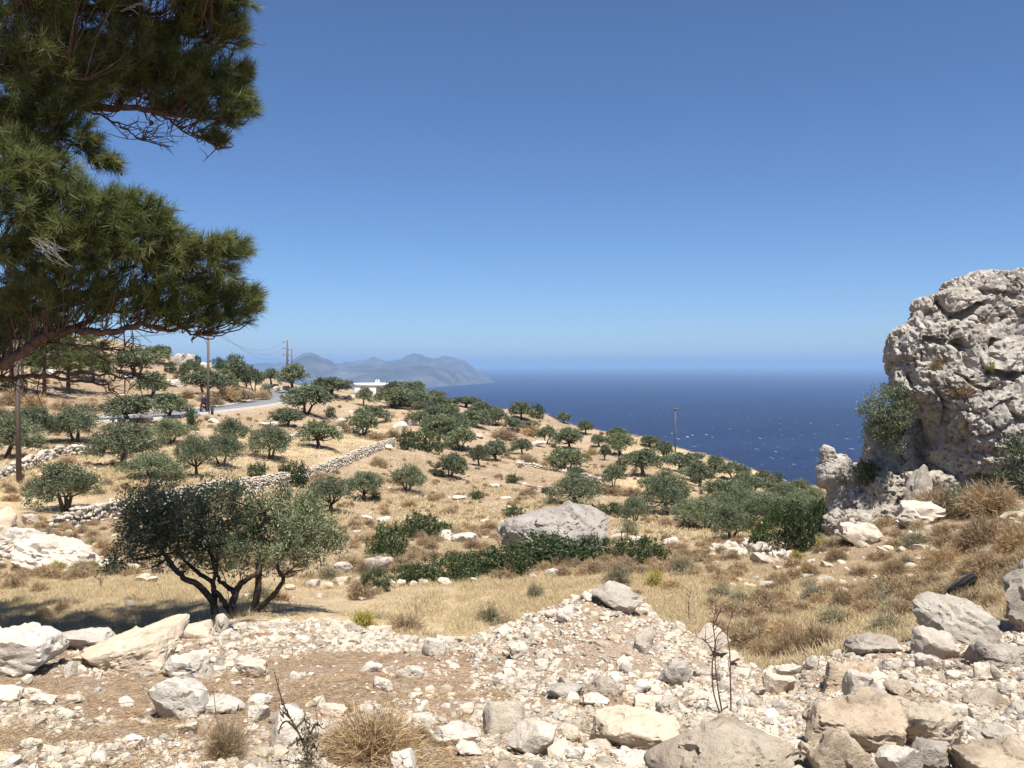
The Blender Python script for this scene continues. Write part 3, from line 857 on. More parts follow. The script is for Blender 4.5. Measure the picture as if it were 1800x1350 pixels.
# ------------------------------------------------------------------ the olive grove: photo column of the trunk, row of its foot, row of its top, crown width, offset of the crown
OLIVES = [
 (12, 806, 727, 84), (52, 782, 711, 88), (133, 776, 713, 86), (226, 744, 698, 82), (296, 734, 691, 70), (216, 820, 749, 118), (300, 781, 735, 66),
 (268, 840, 793, 106), (347, 840, 773, 60), (389, 820, 767, 76), (116, 899, 801, 120), (269, 698, 655, 64), (273, 637, 605, 46), (238, 660, 613, 72),
 (361, 695, 651, 62), (394, 694, 649, 40), (417, 687, 634, 40), (432, 683, 642, 32), (447, 691, 645, 32), (477, 674, 648, 30), (338, 662, 632, 34),
 (514, 683, 638, 52), (538, 728, 674, 76), (583, 698, 660, 76), (505, 751, 719, 58), (474, 807, 747, 72), (560, 787, 738, 58), (639, 769, 724, 48),
 (655, 742, 711, 58), (405, 785, 731, 56), (639, 713, 682, 26), (690, 718, 680, 62), (695, 695, 669, 34), (733, 688, 671, 22), (742, 716, 685, 52),
 (716, 706, 678, 42), (640, 881, 833, 64), (715, 866, 813, 56), (583, 905, 846, 82),
 (791, 841, 793, 50), (842, 820, 784, 30), (871, 811, 769, 52), (809, 792, 751, 52), (918, 798, 773, 36), (960, 780, 751, 34), (1002, 791, 744, 52),
 (998, 829, 787, 60), (1013, 840, 819, 28), (1012, 888, 836, 84), (1078, 856, 820, 40), (1091, 801, 759, 46), (1085, 775, 749, 32), (1062, 809, 784, 20),
 (1053, 785, 760, 30), (1029, 763, 738, 29), (991, 744, 727, 25), (916, 738, 709, 40), (872, 749, 716, 37), (902, 757, 731, 36), (933, 752, 738, 34),
 (833, 750, 719, 54), (820, 716, 697, 50), (775, 722, 697, 42), (786, 735, 706, 40), (745, 729, 706, 46), (770, 753, 726, 52), (808, 766, 737, 58), (767, 713, 686, 36),
 (722, 701, 673, 46), (1164, 808, 774, 35), (1142, 786, 762, 34), (1194, 830, 792, 62), (1130, 836, 797, 64), (1174, 907, 832, 82), (1230, 856, 811, 54),
 (1257, 828, 800, 36), (1290, 843, 816, 56), (1342, 852, 828, 34), (1320, 868, 839, 62), (1270, 881, 844, 68), (1405, 864, 841, 32), (1375, 887, 851, 62),
 (1428, 892, 856, 46), (1117, 921, 869, 50), (1283, 950, 890, 84), (1240, 932, 871, 92), (1345, 918, 872, 74), (1440, 935, 872, 70), (1225, 812, 794, 30), (1310, 858, 830, 44),
 (735, 746, 722, 40), (762, 737, 712, 40), (800, 750, 724, 42), (852, 744, 718, 38), (792, 762, 736, 40), (728, 720, 694, 42), (702, 713, 688, 40), (845, 732, 706, 40), (1215, 845, 816, 50), (1150, 870, 835, 56), (1400, 905, 866, 56), (1190, 880, 848, 50), (1300, 878, 848, 54), (1345, 895, 858, 60), (1260, 905, 868, 60), (1385, 880, 850, 46), (1320, 925, 884, 66), (1205, 920, 884, 56), (1415, 915, 872, 60), (1365, 872, 845, 40), (1300, 900, 862, 56)]
rs = np.random.default_rng(5)
TREES = []
for i, (u, v, vt, w) in enumerate(OLIVES):
    p = at(u, v, 18)
    Y = p.y
    k = Y / F
    h = max((v - vt) * k, 1.1); wd = w * k
    pool = OL_HI if Y < 78 else OL_LO
    j = int(rs.integers(len(pool)))
    cr, tk = pool[j]
    p.z -= 0.02
    o = stand('olive_tree', (tk, cr), ('trunk', 'crown'), p, (wd / 2.72 * float(rs.uniform(.9, 1.1)), wd / 2.72 * float(rs.uniform(.85, 1.15)), h / 2.7 * float(rs.uniform(.92, 1.1))), float(rs.uniform(0, 6.28)), 0.10)
    asp = w / (v - vt)
    base = ('wide low' if asp > 1.75 else 'wide-crowned' if asp > 1.3 else 'round' if asp > 0.95 else 'narrow upright') + ' grey-green olive tree'
    reg(o, base, 'olive tree', 'olive tree', 'olive trees on the hillside', u, (v + vt) / 2, v - vt)
    TREES.append((p.x, p.y, wd))

# evergreen bushes and mats: column, foot row, top row, width, look
BUSHES = [(338, 752, 722, 28, 'dark round evergreen bush'), (468, 700, 674, 26, 'pale green leafy bush'), (454, 849, 813, 46, 'dense dark evergreen bush'), (517, 855, 812, 66, 'dense dark evergreen bush'),
 (714, 791, 757, 38, 'dark evergreen bush'), (752, 795, 750, 66, 'tall dark evergreen bush'), (901, 850, 834, 26, 'small dark evergreen bush'), (838, 879, 863, 24, 'small dark evergreen bush'),
 (902, 909, 891, 42, 'low evergreen bush'), (1076, 906, 884, 60, 'low spreading evergreen bush'), (735, 942, 906, 92, 'low spreading evergreen bush'), (678, 982, 928, 82, 'spiky upright evergreen bush'),
 (780, 936, 918, 40, 'low evergreen bush'), (1128, 992, 944, 106, 'broad glossy evergreen bush'), (1105, 942, 916, 38, 'pale leafy bush'),
 (1340, 968, 915, 66, 'dark glossy evergreen bush'), (1400, 968, 890, 96, 'large dark evergreen bush'), (1450, 945, 880, 70, 'tall dark evergreen bush'), (1375, 930, 884, 80, 'dark evergreen bush'),
 (960, 996, 942, 190, 'long dark green mastic bush'), (1030, 985, 940, 110, 'dark green mastic bush'), (880, 1005, 962, 130, 'dark green mastic bush'), (800, 1016, 976, 120, 'dark green mastic bush'), (725, 1026, 992, 80, 'dark green mastic bush'), (660, 1040, 1004, 62, 'dark green mastic bush'),
 (545, 835, 826, 18, 'small dark evergreen bush'), (660, 878, 864, 26, 'small dark evergreen bush'), (1090, 830, 806, 22, 'dark evergreen bush'), (945, 735, 710, 26, 'dark pointed evergreen bush'), (1367, 853, 832, 25, 'dark pointed evergreen bush'),
 (770, 836, 826, 36, 'low evergreen bush'), (580, 735, 716, 22, 'small dark evergreen bush'), (960, 868, 856, 22, 'small dark evergreen bush'), (20, 770, 748, 40, 'low evergreen bush'),
 (300, 655, 636, 26, 'dark evergreen bush'), (320, 668, 650, 30, 'dark evergreen bush'), (188, 655, 628, 34, 'dark evergreen bush'), (150, 640, 612, 40, 'dark evergreen bush'), (385, 650, 630, 36, 'dark evergreen bush'), (410, 655, 640, 26, 'dark evergreen bush'), (455, 668, 654, 26, 'dark evergreen bush'), (62, 645, 618, 50, 'dark evergreen bush'), (345, 640, 626, 20, 'small dark evergreen bush'), (290, 622, 608, 24, 'small dark evergreen bush'), (20, 690, 660, 60, 'dark evergreen bush')]
for u, v, vt, w, look in BUSHES:
    p = at(u, v, 15); k = p.y / F
    mats = SHO if ('pale' in look) else SH
    me = mats[int(rs.integers(len(mats)))]
    if 'spiky' in look: me = SH[1]
    if 'mastic' in look: me = SH[(0, 3, 0, 3)[int(rs.integers(4))]]
    wd = w * k
    o = stand('evergreen_bush', (me[1], me[0]), ('stems', 'foliage'), p, (wd / 1.95, min(wd / 1.95, max((v - vt) * k * 1.4, .5)), (v - vt) * k / 0.95), float(rs.uniform(-.4, .4)) + (3.14 if rs.random() < .5 else 0))
    reg(o, look, 'bush', 'bush', 'evergreen bushes on the hillside', u, (v + vt) / 2, v - vt)

# pines on the left beyond the road
for i, (u, v, vt, w, look) in enumerate([(78, 698, 520, 120, 'tall dark pine with straight trunk'), (120, 692, 560, 130, 'leaning dark pine'), (20, 690, 500, 150, 'tall dark pine'), (165, 672, 575, 100, 'dark pine with low crown')]):
    p = at(u, v, 60); k = p.y / F
    me = PN[i % 2]
    o = stand('pine_tree', (me[1], me[0]), ('trunk', 'crown'), p, (w * k / 6.4, w * k / 6.4, (v - vt) * k / 9.3), i * 1.3)
    if 'leaning' in look: o.rotation_euler = (0, .12, 2)
    reg(o, look, 'pine', 'pine tree', 'pines beyond the road', u, (v + vt) / 2, v - vt)

# dry spiny cushions: column, foot row, top row, width, mesh
DRY = [(1730, 962, 905, 110, 0), (1790, 975, 920, 90, 1), (1690, 975, 948, 70, 2), (1610, 962, 930, 60, 4), (1655, 1000, 960, 80, 1), (1730, 1010, 965, 90, 0), (1560, 925, 905, 40, 4), (1540, 938, 920, 36, 4),
 (1470, 985, 962, 46, 2), (1525, 1060, 1028, 52, 0), (1480, 1065, 1030, 50, 2), (1600, 1040, 1012, 50, 3), (1570, 1010, 985, 50, 1), (1640, 1030, 1005, 46, 0), (1780, 1030, 1002, 50, 3), (1465, 1100, 1060, 60, 4),
 (1390, 1165, 1100, 90, 2), (1340, 1160, 1120, 60, 0), (1440, 1150, 1095, 80, 3), (1560, 1110, 1070, 70, 4), (1580, 1060, 1040, 44, 3), (1370, 1060, 1035, 44, 0), (1300, 1060, 1035, 50, 4), (1420, 1010, 985, 40, 1),
 (1740, 1065, 1040, 40, 0), (1800, 1080, 1030, 60, 2), (640, 1102, 1072, 60, 5), (860, 1095, 1060, 50, 4), (1085, 1030, 985, 56, 4), (940, 1050, 1020, 40, 4), (1200, 1010, 975, 60, 4), (1150, 1030, 1000, 44, 5),
 (560, 845, 828, 40, 0), (665, 820, 800, 40, 0), (720, 890, 876, 36, 2), (885, 770, 752, 60, 0), (935, 765, 745, 50, 3), (925, 815, 795, 50, 0), (965, 825, 805, 60, 1), (1000, 850, 838, 44, 2), (1070, 870, 850, 60, 1), (1110, 870, 855, 50, 0),
 (1210, 930, 912, 60, 2), (1170, 925, 908, 40, 1), (1040, 800, 786, 30, 2), (1440, 965, 945, 40, 5), (1400, 985, 968, 40, 5), (170, 1005, 985, 40, 5), (100, 1005, 985, 44, 5), (560, 945, 925, 60, 0), (520, 985, 965, 50, 1),
 (400, 700, 676, 50, 0), (430, 702, 680, 46, 1), (460, 700, 684, 40, 0), (360, 705, 688, 36, 2), (380, 712, 694, 34, 3), (330, 700, 684, 30, 1), (20, 712, 680, 60, 0), (60, 715, 688, 50, 1), (110, 722, 700, 50, 2), (0, 735, 712, 50, 3), (160, 722, 706, 46, 1),
 (600, 760, 738, 40, 0), (660, 775, 756, 50, 1), (690, 770, 752, 36, 2), (625, 755, 740, 36, 3), (720, 745, 730, 30, 0), (245, 745, 730, 36, 0), (190, 755, 742, 36, 2), (120, 815, 800, 34, 0), (60, 855, 836, 44, 0), (20, 880, 866, 40, 1), (410, 850, 838, 30, 2), (155, 800, 790, 24, 1),
 (790, 905, 890, 46, 2), (760, 880, 866, 30, 1), (860, 930, 915, 40, 2), (930, 870, 856, 36, 0), (700, 1000, 980, 44, 1), (640, 1010, 985, 40, 2), (830, 965, 948, 40, 0)]
LOOKD = ('brown spiny cushion bush', 'reddish brown spiny cushion bush', 'grey-brown dry cushion bush', 'tan dry cushion bush', 'pale straw-coloured dry weed clump', 'yellow flowering weed clump')
for u, v, vt, w, j in DRY:
    p = at(u, v, 10); k = p.y / F
    wd = w * k
    o = link('dry_shrub', DR[j] if p.y > 32 or j > 3 else DRN[j % 2], None, p, (0, 0, float(rs.uniform(0, 6.28))), (wd, wd, (v - vt) * k * 2.0))
    reg(o, LOOKD[j], 'dry shrub', 'dry shrub', 'dry shrubs on the slope', u, (v + vt) / 2, v - vt)
# ------------------------------------------------------------------ the olive tree in front, left
def px(u, v, Y): return np.array(spot(u, v, Y))
def pathpx(rows, n=6): return spline([spot(*r) for r in rows], n)
rs = np.random.default_rng(77)
YO = 14.6
base = at(402, 1098, 8, Y=YO)
front_olive = empty('olive_tree', base)
def under(o, root):
    o.parent = root
    o.matrix_parent_inverse = Matrix.Translation(root.location).inverted()
    return o
tk = MB()
STEMS = [[(384, 1108, YO), (379, 1085, YO), (374, 1060, YO), (352, 1030, YO - .1), (322, 1016, YO - .2), (300, 990, YO - .25), (286, 968, YO - .3), (268, 930, YO - .3)],
         [(376, 1064, YO), (377, 1040, YO + .1), (371, 1022, YO + .2), (340, 1000, YO + .3), (318, 975, YO + .4), (312, 940, YO + .5)],
         [(394, 1094, YO + .15), (402, 1072, YO + .1), (388, 1050, YO), (374, 1030, YO - .1), (380, 1005, YO - .2), (384, 960, YO - .3)],
         [(417, 1106, YO - .1), (412, 1085, YO - .1), (408, 1064, YO), (415, 1040, YO), (422, 1028, YO), (440, 1015, YO - .1), (455, 1004, YO - .1), (470, 960, YO)],
         [(412, 1042, YO), (398, 1030, YO + .2), (386, 1020, YO + .3), (378, 1000, YO + .4), (360, 950, YO + .5)],
         [(430, 1106, YO + .1), (440, 1085, YO + .1), (449, 1066, YO + .1), (453, 1030, YO), (455, 1005, YO), (454, 985, YO), (462, 940, YO), (470, 900, YO)],
         [(446, 1076, YO + .1), (462, 1063, YO), (480, 1046, YO - .1), (492, 1030, YO - .2), (498, 1016, YO - .2), (488, 996, YO - .2), (505, 960, YO - .1), (530, 935, YO)]]
for j, s in enumerate(STEMS):
    p = pathpx(s, 5)
    p = p + rs.normal(size=p.shape) * .008
    r0 = (.07, .05, .055, .075, .045, .075, .05)[j]
    tk.tube(p, np.linspace(r0, r0 * .38, len(p)), 9)
BL = [(258, 862, 34), (285, 880, 42), (240, 900, 36), (300, 915, 48), (258, 940, 46), (226, 965, 32), (200, 985, 20), (330, 900, 42), (345, 935, 44), (300, 960, 42), (370, 905, 46), (390, 945, 46),
      (350, 975, 34), (420, 885, 44), (430, 930, 48), (415, 970, 34), (465, 905, 48), (480, 945, 48), (455, 975, 30), (505, 895, 48), (525, 930, 48), (505, 965, 38), (550, 915, 44), (560, 950, 40), (588, 945, 26),
      (545, 975, 28), (600, 962, 16), (262, 985, 26), (425, 1000, 18), (378, 995, 24), (398, 868, 30), (335, 872, 30), (222, 920, 26), (190, 1000, 12), (470, 1000, 14), (310, 1000, 18), (530, 992, 16)]
blobs = []
for u, v, r in BL:
    for q in range(2 if r > 30 else 1):
        y = YO + rs.uniform(-.75, .75) * min(1, r / 40)
        c = px(u + rs.uniform(-6, 6), v + rs.uniform(-6, 6), y); R = r * y / F * .87
        blobs.append((c[0], c[1], c[2], R, R * 1.1, R * .9))
V, Q, tint = crown_leaves(rs, blobs, 34000, 0.070, 0.022, clump=24, spread=.075, up=.12, shell=(.3, 1.15))
org = np.array(base)
under(link('crown', make_mesh('crown', V, Q, M['olive'], tint=tint)), front_olive)
ends = [pathpx(s, 5) for s in STEMS]
for b in blobs:
    c = np.array(b[:3])
    allp = np.concatenate([e[len(e) // 3:] for e in ends])
    p0 = allp[int(np.argmin(((allp - c) ** 2).sum(1)))]
    for q in range(3):
        e = c + rs.normal(size=3) * b[3] * .6
        m = (p0 + e) / 2 + rs.normal(size=3) * .06 - [0, 0, .03]
        pp = spline([p0, m, e], 4)
        tk.tube(pp, np.linspace(.014, .004, len(pp)), 4, cap=False)
under(link('trunk', tk.mesh('trunk', M['bark'], True)), front_olive)
tag(front_olive, 'large dark many-stemmed olive tree growing at the edge of the rubble', 'olive tree', 'olive trees on the hillside')

# ------------------------------------------------------------------ the big pine reaching in from the left
PY = 10.2
pine_base = Vector((-9.2, 9.6, gz(-9.2, 9.6)))
pine = empty('pine_tree', pine_base)
LIMB = [  # rows of column, row, distance, then radius at both ends
 ([(-420, 800, 9.7), (-200, 735, 9.9), (-60, 668, 10), (0, 642, 10), (40, 620, 10), (72, 596, 10), (110, 580, 10), (160, 584, 10), (210, 582, 10), (245, 570, 10), (290, 582, 10), (330, 582, 10), (338, 602, 10)], .088, .010),
 ([(95, 584, 10), (140, 572, 10.1), (165, 556, 10.2), (190, 545, 10.2), (215, 548, 10.2), (235, 540, 10.2), (262, 545, 10.2), (300, 560, 10.2)], .035, .008),
 ([(-120, 650, 10.3), (0, 664, 10.3), (60, 662, 10.3), (120, 668, 10.3), (180, 676, 10.3), (212, 696, 10.3)], .045, .006),
 ([(60, 664, 10.2), (120, 656, 10.2), (185, 658, 10.2), (225, 664, 10.2), (250, 657, 10.2)], .022, .004),
 ([(70, 604, 10.1), (120, 606, 10.1), (170, 612, 10.1), (215, 612, 10.1), (255, 607, 10.1)], .02, .004),
 ([(-260, 560, 10.4), (-60, 520, 10.6), (20, 512, 10.6), (80, 513, 10.6), (135, 516, 10.6), (200, 520, 10.6), (280, 505, 10.6), (370, 490, 10.6), (440, 515, 10.6)], .09, .012),
 ([(-200, 420, 9.7), (-40, 430, 9.7), (60, 420, 9.7), (140, 400, 9.7), (230, 385, 9.7), (275, 365, 9.7)], .07, .012),
 ([(80, 415, 9.8), (180, 430, 9.8), (290, 440, 9.8), (390, 445, 9.8), (428, 425, 9.8)], .045, .01),
 ([(-200, 330, 9.5), (-60, 330, 9.5), (20, 310, 9.5), (60, 280, 9.5)], .05, .012),
 ([(-300, 230, 10.3), (-60, 205, 10.4), (60, 192, 10.5), (140, 186, 10.5), (185, 190, 10.5), (235, 190, 10.5), (290, 200, 10.5), (350, 208, 10.5), (408, 213, 10.5)], .09, .01),
 ([(250, 190, 10.5), (290, 208, 10.5), (320, 228, 10.5), (360, 244, 10.5), (385, 264, 10.5)], .02, .005),
 ([(200, 190, 10.6), (215, 172, 10.6), (240, 150, 10.6), (300, 140, 10.6), (380, 160, 10.6), (440, 175, 10.6)], .03, .008),
 ([(140, 190, 10.4), (180, 205, 10.4), (220, 225, 10.4), (245, 245, 10.4), (268, 240, 10.4)], .018, .004),
 ([(-200, 60, 10.2), (0, 20, 10.3), (90, 14, 10.4), (190, 14, 10.4), (240, 22, 10.4), (270, 36, 10.4), (320, 55, 10.4), (370, 70, 10.4), (425, 78, 10.4)], .075, .01),
 ([(190, 14, 10.4), (250, -10, 10.4), (330, -20, 10.4), (400, 15, 10.4)], .04, .008),
 ([(-150, 150, 9.8), (0, 130, 9.8), (90, 130, 9.8), (150, 140, 9.8)], .06, .01),
 ([(-120, 240, 10), (0, 235, 10), (90, 240, 10), (150, 262, 10), (205, 288, 10)], .04, .006)]
wood = MB()
TH = 13.5
trunk_p = spline([pine_base + Vector((0, 0, -.4)), pine_base + Vector((.25, .1, 3.5)), pine_base + Vector((.1, .2, 7)), pine_base + Vector((.5, .3, TH))], 8)
tw = MB(); tw.tube(trunk_p, np.linspace(.34, .09, len(trunk_p)), 12)
under(link('trunk', tw.mesh('trunk', M['pinebark'], True)), pine)
limb_pts = []
for rows, r0, r1 in LIMB:
    p = pathpx(rows, 6)
    p[1:-1] += rs.normal(size=(len(p) - 2, 3)) * .012
    if rows[0][0] < -90:                       # carry the limb on to the trunk
        k_ = int(np.argmin(np.abs(trunk_p[:, 2] - (p[0, 2] - .3))))
        p = np.vstack([spline([trunk_p[k_], (trunk_p[k_] + p[0]) / 2, p[0]], 3)[:-1], p])
    lm = MB(); lm.tube(p, np.linspace(r0, r1, len(p)) , 8)
    under(link('limb', lm.mesh('limb', M['pinebark'], True)), pine)
    limb_pts.append(p)
LP = np.concatenate(limb_pts)
# needle masses: column, row, radius in photo pixels, distance
NB = [(80, -40, 70, 9.7), (200, -50, 70, 9.8), (320, -50, 60, 9.9), (395, -40, 42, 9.9), (20, -110, 80, 9.6), (150, -125, 80, 9.7), (290, -120, 70, 9.8), (380, -110, 45, 9.9), (60, 50, 80, 10), (150, 60, 80, 10.3), (20, 120, 90, 9.8), (110, 120, 70, 10), (240, 75, 60, 10.5), (310, 95, 60, 10.5), (370, 120, 50, 10.5), (300, 140, 55, 10.6), (240, 130, 55, 10.6), (400, 140, 34, 10.5), (425, 165, 28, 10.5), (437, 185, 24, 10.5), (415, 195, 26, 10.5),
      (370, 175, 40, 10.5), (330, 175, 34, 10.6), (428, 118, 20, 10.5), (436, 128, 16, 10.5), (390, 20, 40, 10.4), (410, 45, 30, 10.4), (360, 40, 36, 10.4), (415, 70, 24, 10.4), (330, 20, 40, 10.5), (425, -5, 26, 10.4), (280, 60, 34, 10.4), (180, 120, 55, 10.2), (130, 165, 36, 10), (60, 180, 50, 9.9), (20, 215, 45, 9.9),
      (110, 215, 34, 10), (150, 235, 28, 10), (90, 255, 34, 10), (160, 262, 24, 10), (190, 285, 20, 10), (207, 292, 14, 10), (388, 236, 20, 10.5), (372, 232, 14, 10.5), (40, 250, 40, 9.8),
      (45, 285, 42, 9.5), (90, 310, 46, 9.5), (20, 340, 60, 9.5), (130, 340, 46, 9.6), (180, 350, 42, 9.6), (70, 380, 60, 9.6), (225, 350, 24, 9.7), (250, 375, 36, 9.7), (285, 372, 24, 9.7), (290, 395, 30, 9.7), (210, 400, 50, 9.7), (140, 420, 60, 9.7), (50, 440, 60, 9.7), (260, 430, 46, 9.7), (310, 430, 36, 9.8), (330, 450, 40, 9.8), (355, 430, 26, 9.8), (390, 435, 28, 9.8), (418, 428, 22, 9.8), (425, 445, 20, 9.8), (385, 460, 34, 9.8),
      (200, 470, 55, 9.9), (110, 490, 55, 9.9), (290, 490, 46, 10), (340, 505, 40, 10), (390, 495, 36, 10.2), (430, 510, 28, 10.3), (445, 530, 22, 10.4), (430, 545, 26, 10.3), (400, 545, 30, 10.2), (360, 545, 30, 10.1), (320, 545, 30, 10), (250, 525, 36, 10), (180, 525, 40, 10), (40, 510, 50, 10.1), (100, 545, 30, 10.2), (30, 560, 44, 10.4), (290, 545, 26, 10), (5, 600, 26, 10.5)]
P, D, T = [], [], []
twg = MB()
for u, v, r, y in NB:
    c = px(u, v, y); R = r * y / F
    nt = int(np.clip(r * r / 45, 6, 105))
    for q in range(nt):
        d = unit(rs.normal(size=3)); s = rs.random() ** .45
        e = c + d * R * s * [1, 1.5, 1]
        j = int(np.argmin(((LP - (e - [0.25, 0, .2])) ** 2).sum(1))); root = LP[j]
        grow = unit(unit(e - root) * .9 + d * .5 + [.35, 0, .35] + rs.normal(size=3) * .3)
        shoot = rs.uniform(.08, .18)
        nn = int(rs.integers(64, 92))
        tt = rs.random(nn)
        P.append(e - grow * shoot * tt[:, None])
        D.append(unit(grow * .85 + rs.normal(size=(nn, 3)) * .52))
        T.append(np.clip(rs.uniform(.1, .6) + rs.normal(size=nn) * .2 + .25 * (1 - tt), 0, 1))
        if q % 2 == 0:
            m = (root + e) / 2 + rs.normal(size=3) * .07 - [0, 0, .05]
            if np.linalg.norm(root - e) < 1.3:
                pp = spline([root, m, e], 3)
                twg.tube(pp, np.linspace(.011, .004, len(pp)), 3, cap=False)
P = np.concatenate(P); D = np.concatenate(D); T = np.concatenate(T)
V, Q = blades(P, D, rs.uniform(.10, .175, len(P)), .0056, bend=.06)
under(link('needles', make_mesh('needles', V, Q, M['needle'], tint=T)), pine)
# bare twigs under the limbs
for rows_p in limb_pts[:5] + [limb_pts[9], limb_pts[10], limb_pts[12], limb_pts[13]]:
    n = len(rows_p)
    for q in range(18):
        i = int(rs.integers(n // 3, n)); p0 = rows_p[i]
        d = unit(rs.normal(size=3) * [1, .5, .7] + [.6, 0, .12])
        l = rs.uniform(.15, .5)
        mid = p0 + d * l * .5 + rs.normal(size=3) * .04
        e = p0 + d * l + rs.normal(size=3) * .07
        twg.tube(spline([p0, mid, e], 3), np.linspace(.008, .003, 7), 3, cap=False)
        for w_ in range(2):
            f = mid + unit(rs.normal(size=3) + d) * rs.uniform(.08, .2)
            twg.tube([mid, (mid + f) / 2 + rs.normal(size=3) * .015, f], [.005, .004, .002], 3, cap=False)
under(link('twigs', twg.mesh('twigs', M['pinebark'])), pine)
dw = MB()
for q in range(22):                            # grey dead spray in the lower mass
    a = px(60 + rs.uniform(-10, 40), 425 + rs.uniform(-8, 14), 9.15); b = px(100 + rs.uniform(-15, 30), 445 + rs.uniform(-18, 26), 9.1)
    dw.tube(spline([a, (a + b) / 2 + rs.normal(size=3) * .03, b], 3), np.linspace(.0035, .0012, 7), 3, cap=False)
under(link('dead_twigs', dw.mesh('dead_twigs', M['deadwood'])), pine)
dw = MB()
for a, b in (((212, 20), (262, 10)), ((215, 18), (245, 26)), ((235, 8), (268, 16))):
    a = px(*a, 9.95); b = px(*b, 9.95); dw.tube(spline([a, (a + b) / 2 + [0, 0, .04], b], 4), np.linspace(.014, .005, 9), 5)
under(link('dead_branch', dw.mesh('dead_branch', M['deadwood'])), pine)
# cones
def cone_mesh(name, c, s):
    d, f = ico(3)
    ang = np.arctan2(d[:, 1], d[:, 0]); r = 1 + .12 * np.sin(ang * 8 + d[:, 2] * 9) * np.sin(d[:, 2] * 14)
    return make_mesh(name, np.array(c) + d * r[:, None] * [s, s, s * 1.35], f, M['pinebark'], smooth=True)
for u, v, y in ((266, 216, 10.45), (179, 606, 10.1), (412, 213, 10.4)):
    under(link('pine_cone', cone_mesh('pine_cone', px(u, v, y), .024)), pine)
# unseen crown above and to the left of the picture, shaped for its shadow
P, D, T = [], [], []
hi = MB()
got = 0
KY = -sun_h.y / math.tan(SUN_EL)
for q in range(30000):
    if got >= 1200: break
    c = np.array([rs.uniform(-15.5, -2.7), rs.uniform(7.0, 15.0), rs.uniform(3.0, 12.6)])
    # clumps kept only where their shadow lands in the band behind the rubble
    rx_, ry_ = (c[0] + 9.0) / 6.6, (c[1] - 11.0) / 4.2
    rz_ = (c[2] - 7.4) / 4.9
    if rx_ * rx_ + ry_ * ry_ + rz_ * rz_ > 1: continue
    u = 900 + c[0] / c[1] * F; vv = HOR - (c[2] - EYE) / c[1] * F
    if u > -110 and vv > -140: continue
    if c[1] + KY * (c[2] + 2.6) < 12.9 + .5 * float(noise(c[None] * .7, 5)[0]): continue
    if c[1] + KY * (c[2] + 3.0) > 17.0 + 1.6 * float(noise(c[None] * .5, 6)[0]): continue
    got += 1
    nn = 46
    for w_ in range(3):
        e = c + rs.normal(size=3) * .28; g = unit(rs.normal(size=3) + [.2, 0, .6])
        P.append(np.repeat(e[None], nn, 0)); D.append(unit(g * .6 + rs.normal(size=(nn, 3)) * .7)); T.append(rs.random(nn))
    k_ = int(np.argmin(np.abs(trunk_p[:, 2] - c[2] + .9)))
    hi.tube(spline([trunk_p[k_], (trunk_p[k_] + c) / 2 - [0, 0, .15], c], 3), np.linspace(.035, .008, 7), 4, cap=False)
P = np.concatenate(P); D = np.concatenate(D); T = np.concatenate(T)
V, Q = blades(P, D, rs.uniform(.18, .3, len(P)), .024)
under(link('upper_needles', make_mesh('upper_needles', V, Q, M['needle'], tint=T)), pine)
under(link('upper_branches', hi.mesh('upper_branches', M['pinebark'])), pine)
tag(pine, 'big dark pine whose long-needled branches reach into the top left of the view', 'pine tree')
# ------------------------------------------------------------------ the cliff on the right
def union_mesh(name, blocks, voxel, disp, mat, blend=3):
    """blocks: (u, v, ru, rv, Y, ry, seed) in photo pixels and metres; welded, then weathered"""
    bm_parts = []
    for u, v, ru, rv, Y, ry, sd in blocks:
        rs_ = np.random.default_rng(sd)
        d, f = ico(4)
        r = facet_shape(d, rs_, 16, 9, .8, 1.0)
        c = px(u, v, Y)
        V = d * r[:, None]
        V = V / np.abs(V).max(0) * [ru * Y / F, ry, rv * Y / F] + c
        bm_parts.append((V, f))
    V, Fc = join_arrays(bm_parts)
    tmp = bpy.data.objects.new('tmp', make_mesh('tmp', V, Fc))
    COL.objects.link(tmp)
    md = tmp.modifiers.new('r', 'REMESH'); md.mode = 'VOXEL'; md.voxel_size = voxel
    m2 = tmp.modifiers.new('s', 'SMOOTH'); m2.factor = .5; m2.iterations = blend
    dg = bpy.context.evaluated_depsgraph_get()
    me = bpy.data.meshes.new_from_object(tmp.evaluated_get(dg))
    bpy.data.objects.remove(tmp)
    n = len(me.vertices)
    co = np.empty(n * 3, dtype=np.float32); me.vertices.foreach_get('co', co)
    no = np.empty(n * 3, dtype=np.float32); me.vertices.foreach_get('normal', no)
    co = co.reshape(-1, 3).astype(float); no = unit(no.reshape(-1, 3).astype(float))
    # soften normals so that blocks shift as wholes
    co = disp(co, no)
    me.vertices.foreach_set('co', co.astype(np.float32).ravel())
    me.polygons.foreach_set('use_smooth', np.ones(len(me.polygons), dtype=bool))
    me.update()
    me.set_sharp_from_angle(angle=math.radians(38))
    me.materials.clear(); me.materials.append(mat); me.name = name
    return me

